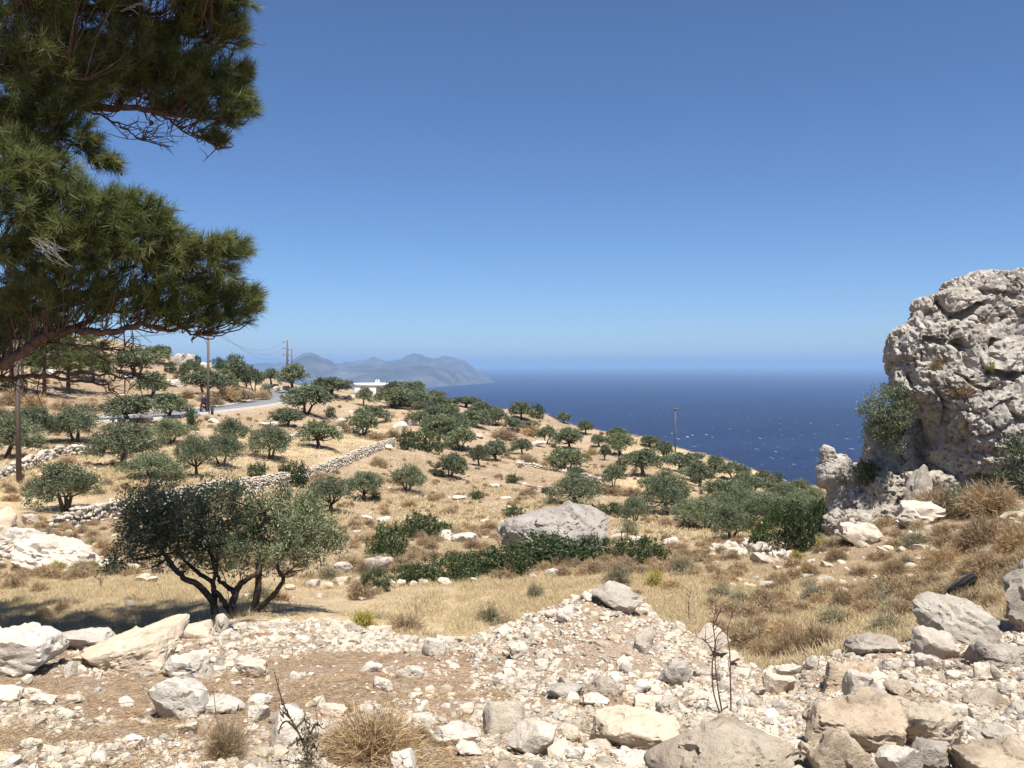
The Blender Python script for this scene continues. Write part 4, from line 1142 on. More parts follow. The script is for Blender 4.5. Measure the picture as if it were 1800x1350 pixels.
def weather(amp=1.0, cell=0.85, seed=60):
    def f(co, no):
        wp = co + np.stack([fbm(co * .9, 3, seed + i * 5) for i in range(3)], 1) * .30
        sq = wp * [1, 1, 1.35]
        k = facets(sq / (cell * 1.9), seed, .11, .13, .07, .06)
        k += facets(sq / (cell * .8) + 9, seed + 1, .06, .085, .04, .06)
        k += facets(wp / (cell * .30) + 5, seed + 2, .035, .05, .025, .12)
        k += facets(wp / (cell * .13) + 5, seed + 6, .018, .025)
        k += fbm(co * 1.2, 4, seed + 2, .58) * .09 + fbm(co * 9, 3, seed + 3, .6) * .024
        ax = unit(np.array([-.35, .1, 1.0]))
        s = (wp @ ax) / .8 + fbm(co * .5, 2, seed + 8) * 1.1
        st = np.abs((s % 1) - .5) * 2
        k -= .11 * sstep(.14, .0, st) * sstep(.0, .3, noise(co * .5 + 3, seed + 9))
        pit = fbm(co * 3.8 + 20, 3, seed + 4, .6)
        k -= .13 * sstep(.26, .5, pit)
        k -= .06 * sstep(.25, .5, fbm(co * 8.5 + 40, 2, seed + 14, .6))
        return co + no * (k * amp)[:, None]
    return f

CRACKS = [  # (width in pixels, depth in metres, points): the overhangs and clefts seen on the face
 (7, .55, [(1648, 528), (1660, 548), (1674, 560), (1700, 552), (1728, 536)]), (5, .35, [(1630, 552), (1655, 562)]), (6, .45, [(1628, 598), (1655, 604), (1676, 600), (1678, 580)]), (10, .6, [(1690, 605), (1702, 625), (1712, 640)]),
 (9, .55, [(1752, 600), (1748, 622), (1760, 640)]), (7, .6, [(1742, 655), (1770, 662), (1800, 660)]), (6, .4, [(1600, 655), (1590, 640), (1586, 610)]), (12, .7, [(1598, 672), (1592, 655)]), (5, .3, [(1770, 700), (1790, 735), (1800, 742)]), (5, .3, [(1700, 500), (1740, 515), (1790, 520)]),
 (6, .3, [(1650, 690), (1665, 715), (1660, 745)]), (5, .25, [(1745, 720), (1775, 700), (1762, 725)]), (8, .45, [(1660, 845), (1720, 842), (1780, 855)]), (5, .25, [(1690, 760), (1715, 770), (1750, 765)]), (4, .2, [(1680, 655), (1720, 680), (1750, 690)])]
def cracked(base, amp=1.0):
    def f(co, no):
        co2 = base(co, no)
        u = 900 + co[:, 0] / co[:, 1] * F + fbm(co * 2.2, 3, 5) * 7; v = HOR - (co[:, 2] - EYE) / co[:, 1] * F + fbm(co * 2.2, 3, 6) * 7
        k = np.zeros(len(co))
        for w, dp, pts in CRACKS:
            d = np.full(len(co), 1e9)
            for (ax_, ay_), (bx_, by_) in zip(pts[:-1], pts[1:]):
                tt = np.clip(((u - ax_) * (bx_ - ax_) + (v - ay_) * (by_ - ay_)) / ((bx_ - ax_) ** 2 + (by_ - ay_) ** 2), 0, 1)
                d = np.minimum(d, np.hypot(u - ax_ - tt * (bx_ - ax_), v - ay_ - tt * (by_ - ay_)))
            k = np.maximum(k, dp * sstep(w * 1.3, w * .45, d))
        front = np.clip(-no[:, 1] * 1.4, 0, 1)
        return co2 + (np.array([0, 1.0, .25]) * (k * front)[:, None])
    return f
CLIFF = [(1815, 700, 215, 215, 31.5, 4.2, 1), (1720, 650, 125, 130, 30, 2.6, 2), (1930, 650, 230, 170, 33, 5, 3), (1770, 770, 140, 112, 28.8, 2.8, 4), (1690, 690, 90, 80, 28.9, 1.9, 5),
         (1640, 590, 52, 55, 29.4, 1.5, 6), (1880, 800, 190, 110, 28.4, 3, 7), (1700, 550, 78, 55, 29.8, 2.0, 8), (1660, 560, 55, 45, 29.6, 1.5, 17), (1775, 530, 105, 55, 30.2, 2.4, 9), (1612, 635, 42, 62, 29.3, 1.3, 10), (1610, 672, 38, 40, 29.0, 1.1, 13), (1730, 510, 60, 36, 30, 1.6, 14), (1625, 610, 45, 60, 29.5, 1.4, 15),
         (1810, 835, 150, 72, 28.1, 2.4, 11), (1725, 815, 78, 66, 28.7, 1.6, 12)]
cliff = link('rock_outcrop', union_mesh('rock_outcrop', CLIFF, 0.052, cracked(weather(1.0)), M['cliff'], 7))
tag(cliff, 'tall pale weathered limestone outcrop rising at the right edge', 'rock outcrop')
BASE = [(1575, 855, 55, 80, 30, 1.2, 21), (1535, 885, 50, 70, 29.4, 1, 22), (1600, 800, 40, 70, 30.4, 1, 23), (1500, 925, 45, 36, 28.2, .8, 24), (1560, 915, 48, 30, 28.4, .7, 29), (1640, 860, 50, 40, 28.2, .9, 30), (1545, 815, 30, 50, 30.6, .8, 31), (1562, 800, 42, 70, 30.2, 1, 32), (1528, 855, 46, 58, 29.8, .9, 33), (1602, 765, 30, 60, 30.4, .9, 34), (1508, 880, 30, 40, 29.4, .7, 35)]
cbase = link('rock_outcrop', union_mesh('rock_outcrop', BASE, 0.05, weather(.8, .6, 90), M['greyrock']))
tag(cbase, 'shadowed grey rock ledges at the left foot of the limestone outcrop', 'rock outcrop')
PIN = [(1478, 868, 27, 62, 30, .55, 41), (1468, 828, 34, 38, 30, .62, 42), (1455, 838, 20, 30, 30, .4, 43), (1453, 798, 14.5, 20, 30, .36, 44), (1484, 818, 18, 22, 30, .4, 45), (1482, 920, 30, 40, 29.6, .6, 46)]
pinn = link('rock_pinnacle', union_mesh('rock_pinnacle', PIN, 0.036, weather(.40, .6, 120), M['cliff']))
tag(pinn, 'upright limestone pinnacle with a small head-like block on top', 'rock pinnacle')

# ------------------------------------------------------------------ boulders and stones one by one
def fit(me, dims):
    n = len(me.vertices)
    co = np.empty(n * 3, dtype=np.float32); me.vertices.foreach_get('co', co); co = co.reshape(-1, 3)
    lo, hi = co.min(0), co.max(0)
    co = ((co - (lo + hi) / 2) / ((hi - lo) / 2) * np.array(dims)).astype(np.float32)
    me.vertices.foreach_set('co', co.ravel()); me.update()
    return me
PROTO = {}
for mi, mn in enumerate(('lime', 'cream', 'greyrock')):
    PROTO[mn] = [fit(rock_mesh('stone', 700 + mi * 20 + i, 3, M[mn], (1, .9, .72), .10, 1.6, planes=7 + i % 5, p=22), (1, 1, 1)) for i in range(8)]

def boulder(uL, vT, uR, vB, mat='lime', seed=None, level=None, rough=.10, strata=0.0, pits=0.0, p=24, planes=9, tilt=(0, 0), depth=.8, yaw=0.0, Y=None, flat=1.0, hfix=None, ymin=3.2, label_hint=''):
    uc = (uL + uR) / 2; wpx = uR - uL
    g = at(uc, vB - 0.06 * (vB - vT), ymin, Y)
    k = g.y / F
    W = wpx * k; Dp = W * depth
    slope = (vB - HOR) / F
    if ymin >= 40 and 'crag' not in str(label_hint): flat = flat * .62; rough = max(rough, .16)
    H = hfix if hfix else max(((vB - vT) * k - Dp * slope * .75) / .95, .34 * W) * flat
    c = Vector((g.x * (1 + Dp * .32 / g.y), g.y + Dp * .32, 0))
    c.z = gz(c.x, c.y)
    z0 = min(g.z, c.z)
    H2 = (H + (c.z - z0) * .5) / .78
    pos_ = Vector((c.x, c.y, z0 + H2 * .5 - .22 * H2))
    if level is None: level = 5 if wpx > 110 else 4 if wpx > 34 else 3
    if level == 3:
        me = PROTO[mat if mat in PROTO else 'lime'][int(rs.integers(8))]
        o = link('stone', me, None, pos_, (tilt[0] + rs.uniform(-.15, .15), tilt[1] + rs.uniform(-.15, .15), yaw + rs.uniform(-.5, .5)), (W / 2 * 1.05, Dp / 2, H2 / 2))
    else:
        me = fit(rock_mesh('boulder', seed if seed is not None else int(rs.integers(1e6)), level, M[mat], (W / 2, Dp / 2, H2 / 2), rough, 1.5, planes, p, strata, pits), (W / 2, Dp / 2, H2 / 2))
        o = link('boulder' if wpx > 60 or W > .5 else 'stone', me, None, pos_, (tilt[0], tilt[1], yaw))
    o['px'] = [uc, (vT + vB) / 2, wpx]
    return o

rs = np.random.default_rng(2024)
CH = {'lime': 'white', 'cliff': 'pale', 'cream': 'cream', 'sand': 'sandy', 'greyrock': 'grey'}
B1 = [  # hand placed: box in photo pixels, stone, own words, extra shape settings
 (-85, 1076, 114, 1192, 'lime', 'big white ribbed boulder at the left edge behind the rubble', dict(strata=.07, rough=.08, seed=1, hfix=.40)),
 (104, 1104, 202, 1146, 'lime', 'broad white boulder beside the ribbed boulder at the left edge', dict(strata=.05)),
 (152, 1088, 330, 1186, 'cream', 'long smooth white boulder slab sloping down left of the dark olive tree', dict(rough=.07, tilt=(.0, -.22), depth=1.1, hfix=.30, seed=3)),
 (300, 1090, 380, 1126, 'cream', 'pale boulder just left of the upright stone by the olive trunk', dict(rough=.06)),
 (284, 1134, 380, 1196, 'lime', 'chunky white boulder below the long smooth slab', dict(strata=.04, seed=8)),
 (376, 1078, 404, 1117, 'lime', 'upright pale stone against the foot of the dark olive tree', dict(level=4, depth=.7)),
 (274, 1202, 364, 1266, 'lime', 'tilted white slab with a dark hollow beneath it', dict(tilt=(.1, -.45), hfix=.30, depth=.9, seed=12)),
 (350, 1214, 428, 1258, 'lime', 'flat white block just right of the tilted slab', dict(seed=14)),
 (300, 1263, 347, 1292, 'cream', 'pointed cream stone below the tilted slab', {}),
 (-30, 1200, 37, 1238, 'lime', 'white block cut off by the left edge', {}),
 (53, 1214, 100, 1240, 'lime', 'oblong pale grey stone on brown soil near the left edge', {}),
 (33, 1184, 57, 1205, 'cream', None, {}), (107, 1160, 134, 1194, 'cream', None, {}), (131, 1151, 159, 1163, 'cream', None, {}), (113, 1222, 148, 1237, 'cream', None, {}), (38, 1208, 80, 1224, 'cream', None, {}),
 (209, 1224, 236, 1244, 'lime', None, {}), (44, 1253, 80, 1279, 'lime', None, {}), (93, 1244, 130, 1269, 'lime', None, {}), (166, 1257, 185, 1273, 'cream', None, {}), (38, 1292, 79, 1316, 'cream', None, {}), (72, 1304, 112, 1331, 'lime', None, dict(tilt=(0, .4))),
 (129, 1312, 165, 1333, 'cream', None, {}), (215, 1291, 248, 1308, 'lime', None, {}), (117, 1300, 143, 1314, 'lime', None, {}), (65, 1322, 82, 1342, 'cream', None, {}),
 (695, 1159, 746, 1194, 'lime', 'rounded pale boulder sitting on bare brown soil', dict(level=4, seed=31, depth=.9)),
 (654, 1188, 692, 1216, 'lime', 'pale stone with shaded underside left below the rounded boulder', dict(level=4, seed=32)),
 (719, 1213, 742, 1231, 'lime', None, {}),
 (469, 1238, 542, 1334, 'lime', 'tall white upright boulder behind the dark mullein weed', dict(seed=33, depth=.8, rough=.07, tilt=(-.45, .12))),
 (545, 1262, 600, 1306, 'lime', 'white squarish boulder left of the near spiny bush', dict(seed=34)),
 (645, 1255, 690, 1286, 'lime', 'white stone above the near spiny bush', {}), (679, 1257, 726, 1300, 'lime', 'bright white block at the right of the near spiny bush', dict(seed=36)), (722, 1248, 766, 1284, 'lime', 'knobbly pale boulder right of the bright white block', dict(rough=.12)),
 (724, 1278, 766, 1300, 'cream', None, {}), (758, 1280, 850, 1312, 'lime', 'long low white boulder right of the near spiny bush', dict(seed=38)), (677, 1312, 730, 1356, 'lime', 'pointed white boulder at the bottom edge right of the spiny bush', dict(tilt=(0, -.3))),
 (428, 1213, 480, 1242, 'lime', 'white rock lump above the tall upright boulder', {}), (433, 1236, 475, 1272, 'lime', 'white rock left of the tall upright boulder', {}), (396, 1229, 418, 1256, 'lime', None, {}), (566, 1230, 613, 1262, 'lime', 'greyish stone leaning above the white squarish boulder', {}),
 (548, 1220, 573, 1243, 'cream', None, {}), (636, 1161, 670, 1183, 'lime', None, {}), (414, 1158, 474, 1194, 'cream', 'low cream boulder half buried in gravel right of the olive trunk', dict(hfix=.18)), (613, 1117, 634, 1133, 'cream', None, {}),
 (742, 1118, 784, 1156, 'lime', 'pale rock on the gravel crest left of the mound', {}), (760, 1112, 800, 1136, 'lime', None, {}), (655, 1096, 690, 1112, 'cream', None, {}),
 (891, 1126, 932, 1160, 'cream', 'cream stone with dark hollow on the left foot of the rubble mound', dict(level=4, seed=42)),
 (1040, 1031, 1130, 1074, 'greyrock', 'flat grey slab crowning the rubble mound', dict(tilt=(.1, .28), hfix=.22, depth=.9, seed=43)),
 (978, 1064, 1010, 1094, 'lime', 'grey-white stone on the left shoulder of the rubble mound', {}), (1018, 1040, 1042, 1058, 'lime', None, {}), (958, 1070, 982, 1086, 'lime', None, {}), (933, 1095, 962, 1114, 'lime', None, {}), (874, 1099, 902, 1113, 'lime', None, {}),
 (1110, 1107, 1151, 1150, 'greyrock', 'pale grey triangular stone on the right flank of the mound', dict(level=4)), (1126, 1060, 1146, 1078, 'lime', None, {}),
 (1158, 1156, 1219, 1210, 'greyrock', 'big greyish boulder left of the leafless sapling', dict(seed=45)), (1033, 1180, 1095, 1226, 'greyrock', 'dark-sided stone above the bare soil patch', dict(seed=46, tilt=(0, .3))),
 (960, 1190, 1032, 1228, 'greyrock', 'blue-grey broken rock left of the bare soil patch', dict(seed=47)), (910, 1197, 947, 1222, 'lime', None, {}), (865, 1182, 893, 1210, 'lime', None, {}), (1112, 1194, 1145, 1220, 'lime', None, {}), (1087, 1163, 1112, 1186, 'lime', None, {}),
 (1114, 1219, 1155, 1250, 'cream', 'yellowish stone above the long yellow slab', {}), (1152, 1219, 1196, 1256, 'greyrock', 'grey stone above the right end of the long yellow slab', {}), (1140, 1200, 1166, 1222, 'cream', None, {}),
 (1036, 1248, 1196, 1322, 'cream', 'long yellowish slab with a rough dark front', dict(seed=50, rough=.07, depth=.75)), (1024, 1221, 1072, 1240, 'lime', None, {}), (982, 1272, 1025, 1310, 'cream', 'cream boulder left of the long yellow slab', {}),
 (846, 1242, 925, 1296, 'cream', 'low cream rock hump in the middle of the near rubble', dict(hfix=.2, rough=.05)), (886, 1288, 980, 1338, 'lime', 'pale bedrock hump at the bottom below the cream hump', dict(hfix=.2, rough=.06)),
 (990, 1309, 1030, 1338, 'lime', 'pale grey block below the cream boulder', {}), (1023, 1290, 1080, 1328, 'cream', 'wedge of cream rock under the long yellow slab', {}), (1066, 1312, 1148, 1358, 'lime', 'white boulder at the bottom edge left of the sandy dome', {}),
 (940, 1300, 975, 1330, 'lime', None, {}), (800, 1300, 850, 1330, 'lime', 'white rock at the bottom right of the long low boulder', {}),
 (1202, 1087, 1287, 1153, 'cream', 'large cream boulder behind the leafless sapling', dict(seed=55, rough=.06)), (1182, 1091, 1206, 1115, 'lime', None, {}), (1258, 1148, 1300, 1168, 'cream', None, {}), (1286, 1169, 1320, 1196, 'lime', None, {}),
 (1340, 1174, 1396, 1224, 'lime', 'white block at the lowest dip of the rubble crest', dict(seed=57)), (1365, 1165, 1410, 1192, 'lime', 'grey-white stone right above the lowest dip', {}), (1260, 1188, 1287, 1219, 'lime', None, {}), (1296, 1216, 1332, 1254, 'lime', None, {}),
 (1322, 1204, 1346, 1226, 'greyrock', None, {}), (1220, 1167, 1266, 1197, 'greyrock', 'grey stone at the foot of the leafless sapling crest', {}), (1357, 1226, 1384, 1250, 'lime', None, {}), (1239, 1228, 1282, 1255, 'lime', None, {}),
 (1132, 1250, 1412, 1400, 'sand', 'huge sandy domed boulder at the bottom centre right', dict(seed=60, rough=.08, hfix=.26, depth=.9, planes=16, p=9)),
 (1400, 1190, 1600, 1335, 'sand', 'huge dark-sided brown boulder, left half of the cracked pair', dict(seed=61, rough=.09, pits=.03, depth=.8, tilt=(.28, .1), planes=8)),
 (1548, 1200, 1714, 1330, 'sand', 'huge rough brown boulder, right half of the cracked pair', dict(seed=62, rough=.11, pits=.04, depth=.85)),
 (1480, 1198, 1556, 1244, 'lime', 'pale hump lying on top of the cracked brown boulders', dict(Y=7.1, hfix=.28)),
 (1404, 1302, 1540, 1380, 'sand', 'flat-topped tan boulder in front of the cracked pair', dict(seed=64, hfix=.25)),
 (1539, 1298, 1620, 1375, 'lime', 'pale wedge boulder at the bottom in front of the cracked pair', dict(seed=65, rough=.05)),
 (1600, 1290, 1668, 1370, 'greyrock', 'tilted grey-brown split stone at the bottom right', dict(seed=66, tilt=(0, .5))),
 (1670, 1298, 1830, 1385, 'sand', 'large tan boulder filling the bottom right corner', dict(seed=67)),
 (1604, 1043, 1758, 1140, 'greyrock', 'big tilted boulder with a dark overhanging left side', dict(seed=70, tilt=(.38, .33), rough=.07, strata=.07, depth=.8, planes=6)),
 (1592, 1101, 1696, 1164, 'greyrock', 'layered leaning slab below the big tilted boulder', dict(seed=71, tilt=(.40, .38), strata=.08, planes=6, rough=.07)),
 (1488, 1119, 1577, 1152, 'greyrock', 'flat grey slab on the rubble crest left of the leaning slab', dict(seed=72, strata=.06)),
 (1430, 1143, 1548, 1216, 'sand', 'broad boulder with black pitted front under the crest', dict(seed=73, rough=.09, pits=.05)),
 (1609, 1145, 1653, 1178, 'lime', 'pale block below the layered leaning slab', {}), (1546, 1150, 1586, 1180, 'lime', 'white flat stone left of the pale block', {}), (1520, 1180, 1558, 1210, 'cream', 'orange-cream stone beside the pitted boulder', {}),
 (1708, 1110, 1830, 1182, 'greyrock', 'pale boulder with a grey scooped side at the right edge', dict(seed=76)), (1748, 965, 1900, 1120, 'greyrock', 'steep shaded boulder cut off by the right edge', dict(seed=77, strata=.04, depth=.7, tilt=(-.25, 0))),
 (1703, 1268, 1790, 1314, 'greyrock', 'low grey boulder above the bottom right corner', {}), (1696, 1212, 1764, 1244, 'greyrock', 'wedge-shaped pale slab right of the cracked pair', dict(tilt=(0, -.3))), (1704, 1240, 1742, 1275, 'lime', 'white stone with dark base right of the cracked pair', {}),
 (1764, 1228, 1812, 1262, 'greyrock', 'grey stone at the right edge above the low boulder', {}), (1737, 1162, 1778, 1200, 'lime', 'grey-white block under the scooped boulder', {}), (1711, 1159, 1745, 1196, 'cream', None, {}), (1756, 1195, 1788, 1227, 'lime', None, {}), (1556, 1193, 1600, 1222, 'greyrock', 'grey stone behind the cracked pair', {}),
 (1416, 1150, 1440, 1178, 'lime', None, {}), (1660, 1176, 1690, 1198, 'cream', None, {}), (1640, 1196, 1668, 1214, 'lime', None, {}), (1580, 1176, 1606, 1196, 'lime', None, {}), (1790, 1180, 1815, 1204, 'lime', None, {}),
 # out on the slope
 (872, 884, 1078, 990, 'cliff', 'massive pale whale-backed boulder above the green mat', dict(seed=83, rough=.09, depth=.8, planes=14, p=9, ymin=20, level=6, hfix=1.62, strata=.02, tilt=(0, -.10))),
 (-50, 925, 104, 985, 'lime', 'long white slab leaning at the left edge of the meadow', dict(seed=81, strata=.08, ymin=15, tilt=(0, -.3))), (22, 940, 176, 1006, 'lime', 'broad ribbed white boulder at the left end of the yellow meadow', dict(seed=82, strata=.10, ymin=15)),
 (-30, 893, 28, 950, 'cream', 'rounded cream boulder at the left edge under the olive tree', dict(ymin=15)), (40, 902, 70, 925, 'lime', None, dict(ymin=15, level=4)),
 (832, 706, 860, 728, 'lime', 'white boulder on the skyline above the sea', dict(ymin=100, level=4)), (1575, 880, 1652, 930, 'lime', 'chunky white boulder at the foot of the outcrop', dict(ymin=15, seed=94, rough=.15, planes=7, strata=.04)), (1470, 915, 1548, 962, 'lime', 'pitted white rock shelf below the pinnacle', dict(ymin=15, pits=.04)),
 (1588, 778, 1642, 878, 'cliff', 'tall pointed leaning slab propped against the outcrop', dict(Y=27.2, hfix=1.7, planes=5, p=30, rough=.12, tilt=(-.15, .25), seed=86)), (1608, 770, 1642, 830, 'lime', 'narrow pale slab leaning above the pointed one', dict(Y=28.2, hfix=1.2, tilt=(0, .35), level=4)),
 (640, 975, 690, 1012, 'lime', 'pale rock lump left of the green mat', dict(ymin=15)), (588, 985, 622, 1010, 'lime', None, dict(ymin=15, level=4)), (762, 932, 794, 950, 'lime', None, dict(ymin=18, level=4)), (792, 936, 842, 956, 'lime', 'pair of flat pale rocks below the spreading bush', dict(ymin=18)), (760, 912, 782, 926, 'lime', None, dict(ymin=18)),
 (1420, 885, 1440, 905, 'lime', None, dict(ymin=18)), (625, 905, 660, 918, 'lime', None, dict(ymin=18)), (655, 910, 684, 920, 'lime', None, dict(ymin=18)), (1072, 935, 1102, 950, 'lime', None, dict(ymin=18)), (1105, 940, 1130, 952, 'lime', None, dict(ymin=18)), (1160, 942, 1195, 958, 'lime', None, dict(ymin=18)),
 (690, 735, 716, 756, 'lime', 'pale rock above the right end of the drystone wall', dict(ymin=60)), (716, 728, 738, 748, 'lime', None, dict(ymin=60)), (828, 758, 850, 770, 'lime', None, dict(ymin=60)), (866, 756, 890, 768, 'lime', None, dict(ymin=60)), (930, 770, 960, 786, 'lime', None, dict(ymin=60)), (905, 805, 925, 816, 'lime', None, dict(ymin=60)), (795, 865, 818, 880, 'lime', None, dict(ymin=40)), (880, 868, 902, 878, 'lime', None, dict(ymin=40)), (860, 845, 880, 858, 'lime', None, dict(ymin=40)),
 (340, 640, 375, 668, 'lime', 'pale crag on the skyline left of the power pole', dict(ymin=120)), (305, 624, 340, 650, 'lime', 'pale crag on the left skyline', dict(ymin=120)), (290, 660, 325, 682, 'lime', None, dict(ymin=100)), (210, 655, 250, 670, 'lime', None, dict(ymin=90)), (60, 640, 100, 662, 'lime', 'pale rock behind the dark pines', dict(ymin=90)), (200, 690, 225, 702, 'lime', None, dict(ymin=80)), (455, 735, 490, 752, 'lime', None, dict(ymin=70)), (590, 730, 612, 746, 'lime', None, dict(ymin=70)), (478, 676, 494, 687, 'lime', 'left pale rock on the bank behind the road bend', dict(ymin=120, level=4)), (496, 674, 512, 686, 'lime', 'right pale rock on the bank behind the road bend', dict(ymin=120, level=4)), (605, 690, 625, 704, 'lime', None, dict(ymin=100)), (365, 732, 385, 744, 'lime', None, dict(ymin=70)), (610, 742, 640, 752, 'lime', None, dict(ymin=70)), (660, 775, 690, 790, 'lime', None, dict(ymin=70))]
for uL, vT, uR, vB, mat, own, kw in B1:
    o = boulder(uL, vT, uR, vB, mat, label_hint=own or '', **kw)
    nm = 'boulder' if (uR - uL) > 60 else 'stone'
    if own:
        tag(o, own, nm)
    else:
        reg(o, ('small ' if uR - uL < 30 else '') + CH[mat] + ' stone', 'stone', 'stone', 'stones picked out on the rubble', (uL + uR) / 2, (vT + vB) / 2, uR - uL)
# pale row of terrace stones along the back of the meadow
for i, (u, v, w, h) in enumerate([(548, 1032, 26, 16), (574, 1034, 22, 14), (600, 1028, 30, 18), (632, 1034, 26, 20), (655, 1042, 20, 12), (688, 1030, 16, 12), (704, 1030, 18, 12), (728, 1029, 16, 10), (744, 1028, 17, 12), (780, 1027, 26, 14), (832, 1022, 15, 8), (936, 1016, 13, 8), (973, 1012, 26, 14), (510, 1036, 18, 10), (250, 1020, 24, 12), (270, 1022, 22, 11), (235, 1003, 24, 14), (190, 1005, 34, 20)]):
    o = boulder(u - w / 2, v - h, u + w / 2, v + 2, 'cream' if i % 3 else 'lime', ymin=15, level=3)
    reg(o, 'low pale terrace stone', 'terrace stone', 'stone', 'row of pale terrace stones behind the meadow', u, v, w)

# ------------------------------------------------------------------ loose small stones over the rubble: the larger ones each a thing, the rest gravel
taken = [(float(o.location.x), float(o.location.y), max(o.dimensions.x, .1) * .5) for o in COL.objects if o.name.split('.')[0] in ('boulder', 'stone') and o.location.y < 16]
TK = np.array(taken)
ZONES = [((0, 380), 'small loose limestone rubble stone on the brown soil at the left', 'loose rubble stones at the left'),
         ((380, 760), 'small loose limestone rubble stone on the gravel below the dark olive tree', 'loose rubble stones below the olive tree'),
         ((760, 1000), 'small loose limestone rubble stone left of the rubble mound', 'loose rubble stones left of the mound'),
         ((1000, 1260), 'small loose limestone rubble stone on the flank of the rubble mound', 'loose rubble stones on the mound'),
         ((1260, 1500), 'small loose limestone rubble stone between sapling and brown boulders', 'loose rubble stones by the brown boulders'),
         ((1500, 1800), 'small loose limestone rubble stone among the boulders at the right', 'loose rubble stones at the right')]
made = 0
tries = 0
while made < 185 and tries < 6000:
    tries += 1
    u = float(rs.uniform(5, 1795)); y = float(math.exp(rs.uniform(math.log(4.9), math.log(12.5))))
    x = (u - 900) / F * y
    if y > crest_y(u) - .15: continue
    dens = .55 + .45 * float(noise(np.array([[x * .5, y * .5, 3.0]]), 8)[0]) + (.3 if 850 < u < 1500 else 0)
    if u < 830 and 5.6 < y < 9.3: dens *= .55
    if rs.random() > dens: continue
    wpx = float(rs.choice([13, 15, 17, 20, 24, 28], p=[.2, .25, .2, .18, .1, .07]))
    r = wpx * y / F * .5
    if ((TK[:, 0] - x) ** 2 + (TK[:, 1] - y) ** 2 < (TK[:, 2] * .85 + r) ** 2).any(): continue
    TK = np.vstack([TK, [x, y, r]])
    mn = ('lime', 'lime', 'cream', 'greyrock')[int(rs.integers(4))]
    z = gz(x, y)
    hgt = r * rs.uniform(.55, .95)
    wy_ = rs.uniform(.55, 1)
    o = link('stone', PROTO[mn][int(rs.integers(8))], None, (x, y, z + hgt * .28), (rs.uniform(-.3, .3), rs.uniform(-.3, .3), rs.uniform(0, 6.28)), (r, r * wy_, hgt))
    grp = [g_ for (a_, b_), l_, g_ in ZONES if a_ <= u < b_][0]
    shape_ = 'long ' if wy_ < .66 else 'flat ' if hgt < .68 * r else 'chunky ' if hgt > .84 * r else ''
    size_ = 'tiny ' if wpx < 16 else 'small ' if wpx < 22 else ''
    reg(o, size_ + shape_ + CH[mn] + ' loose stone', 'stone', 'stone', grp, u, HOR - (z - EYE) / y * F, wpx)
    made += 1

def scatter(name, P, R, S, I, protos):
    """one object of many instanced bits (gravel, grass): geometry nodes instance the bits on points"""
    me = bpy.data.meshes.new(name)
    me.vertices.add(len(P)); me.vertices.foreach_set('co', np.asarray(P, dtype=np.float32).ravel())
    for nm, ty, arr in (('rot', 'FLOAT_VECTOR', R), ('scl', 'FLOAT_VECTOR', S)):
        a = me.attributes.new(nm, ty, 'POINT'); a.data.foreach_set('vector', np.asarray(arr, dtype=np.float32).ravel())
    a = me.attributes.new('idx', 'INT', 'POINT'); a.data.foreach_set('value', np.asarray(I, dtype=np.int32))
    me.update()
    col = bpy.data.collections.new(name + '_bits')
    for i, pm in enumerate(protos):
        col.objects.link(bpy.data.objects.new('%s_bit_%02d' % (name, i), pm))
    o = link(name, me)
    ng = bpy.data.node_groups.new(name, 'GeometryNodeTree')
    ng.interface.new_socket('Geometry', in_out='INPUT', socket_type='NodeSocketGeometry')
    ng.interface.new_socket('Geometry', in_out='OUTPUT', socket_type='NodeSocketGeometry')
    N = ng.nodes; L = ng.links
    gi = N.new('NodeGroupInput'); go = N.new('NodeGroupOutput')
    ip = N.new('GeometryNodeInstanceOnPoints'); ci = N.new('GeometryNodeCollectionInfo')
    ci.inputs['Collection'].default_value = col
    ci.inputs['Separate Children'].default_value = True; ci.inputs['Reset Children'].default_value = True
    def na_(nm, dt):
        n = N.new('GeometryNodeInputNamedAttribute'); n.data_type = dt; n.inputs['Name'].default_value = nm
        return n.outputs['Attribute']
    eu = N.new('FunctionNodeEulerToRotation'); L.new(na_('rot', 'FLOAT_VECTOR'), eu.inputs[0])
    L.new(gi.outputs[0], ip.inputs['Points']); L.new(ci.outputs[0], ip.inputs['Instance'])
    ip.inputs['Pick Instance'].default_value = True
    L.new(na_('idx', 'INT'), ip.inputs['Instance Index']); L.new(eu.outputs[0], ip.inputs['Rotation']); L.new(na_('scl', 'FLOAT_VECTOR'), ip.inputs['Scale'])
    L.new(ip.outputs[0], go.inputs[0])
    md = o.modifiers.new('scatter', 'NODES'); md.node_group = ng
    tag(o, kind='stuff')
    return o

PEB = []
for mi, mn in enumerate(('lime', 'cream', 'greyrock')):
    for i in range(4):
        PEB.append(fit(rock_mesh('pebble', 900 + mi * 10 + i, 2, M[mn], (1, .9, .7), .12, 1.4, planes=6, p=24), (1, 1, .8)))
rg = np.random.default_rng(3)
n = 215000
u = rg.uniform(-500, 2500, n); y = np.exp(rg.uniform(math.log(3.6), math.log(14.5), n)); x = (u - 900) / F * y
dn = noise(np.stack([x * .9, y * .9, x * 0 + 5], 1), 14) + .5 * noise(np.stack([x * 2.4, y * 2.4, x * 0 + 5], 1), 15)
inb = np.where(u > 830, .25, 0) + np.where((u > 360) & (u < 840) & (y > 9.3), .42, 0) - np.where((u < 830) & (y < 9.3) & (y > 5.2), .27, 0) - np.where((u < 360) & (y >= 9.3), .22, 0)
keep = (rubble_w(x, y) > .45) & (rg.random(n) < np.clip(.26 + inb + dn * .75, .03, .97))
x, y = x[keep], y[keep]; n = len(x)
z = ground_z(x, y)
sz = np.exp(rg.normal(-4.1, .55, n)) * (.55 + .05 * y); sz = np.clip(sz, .006, .075)
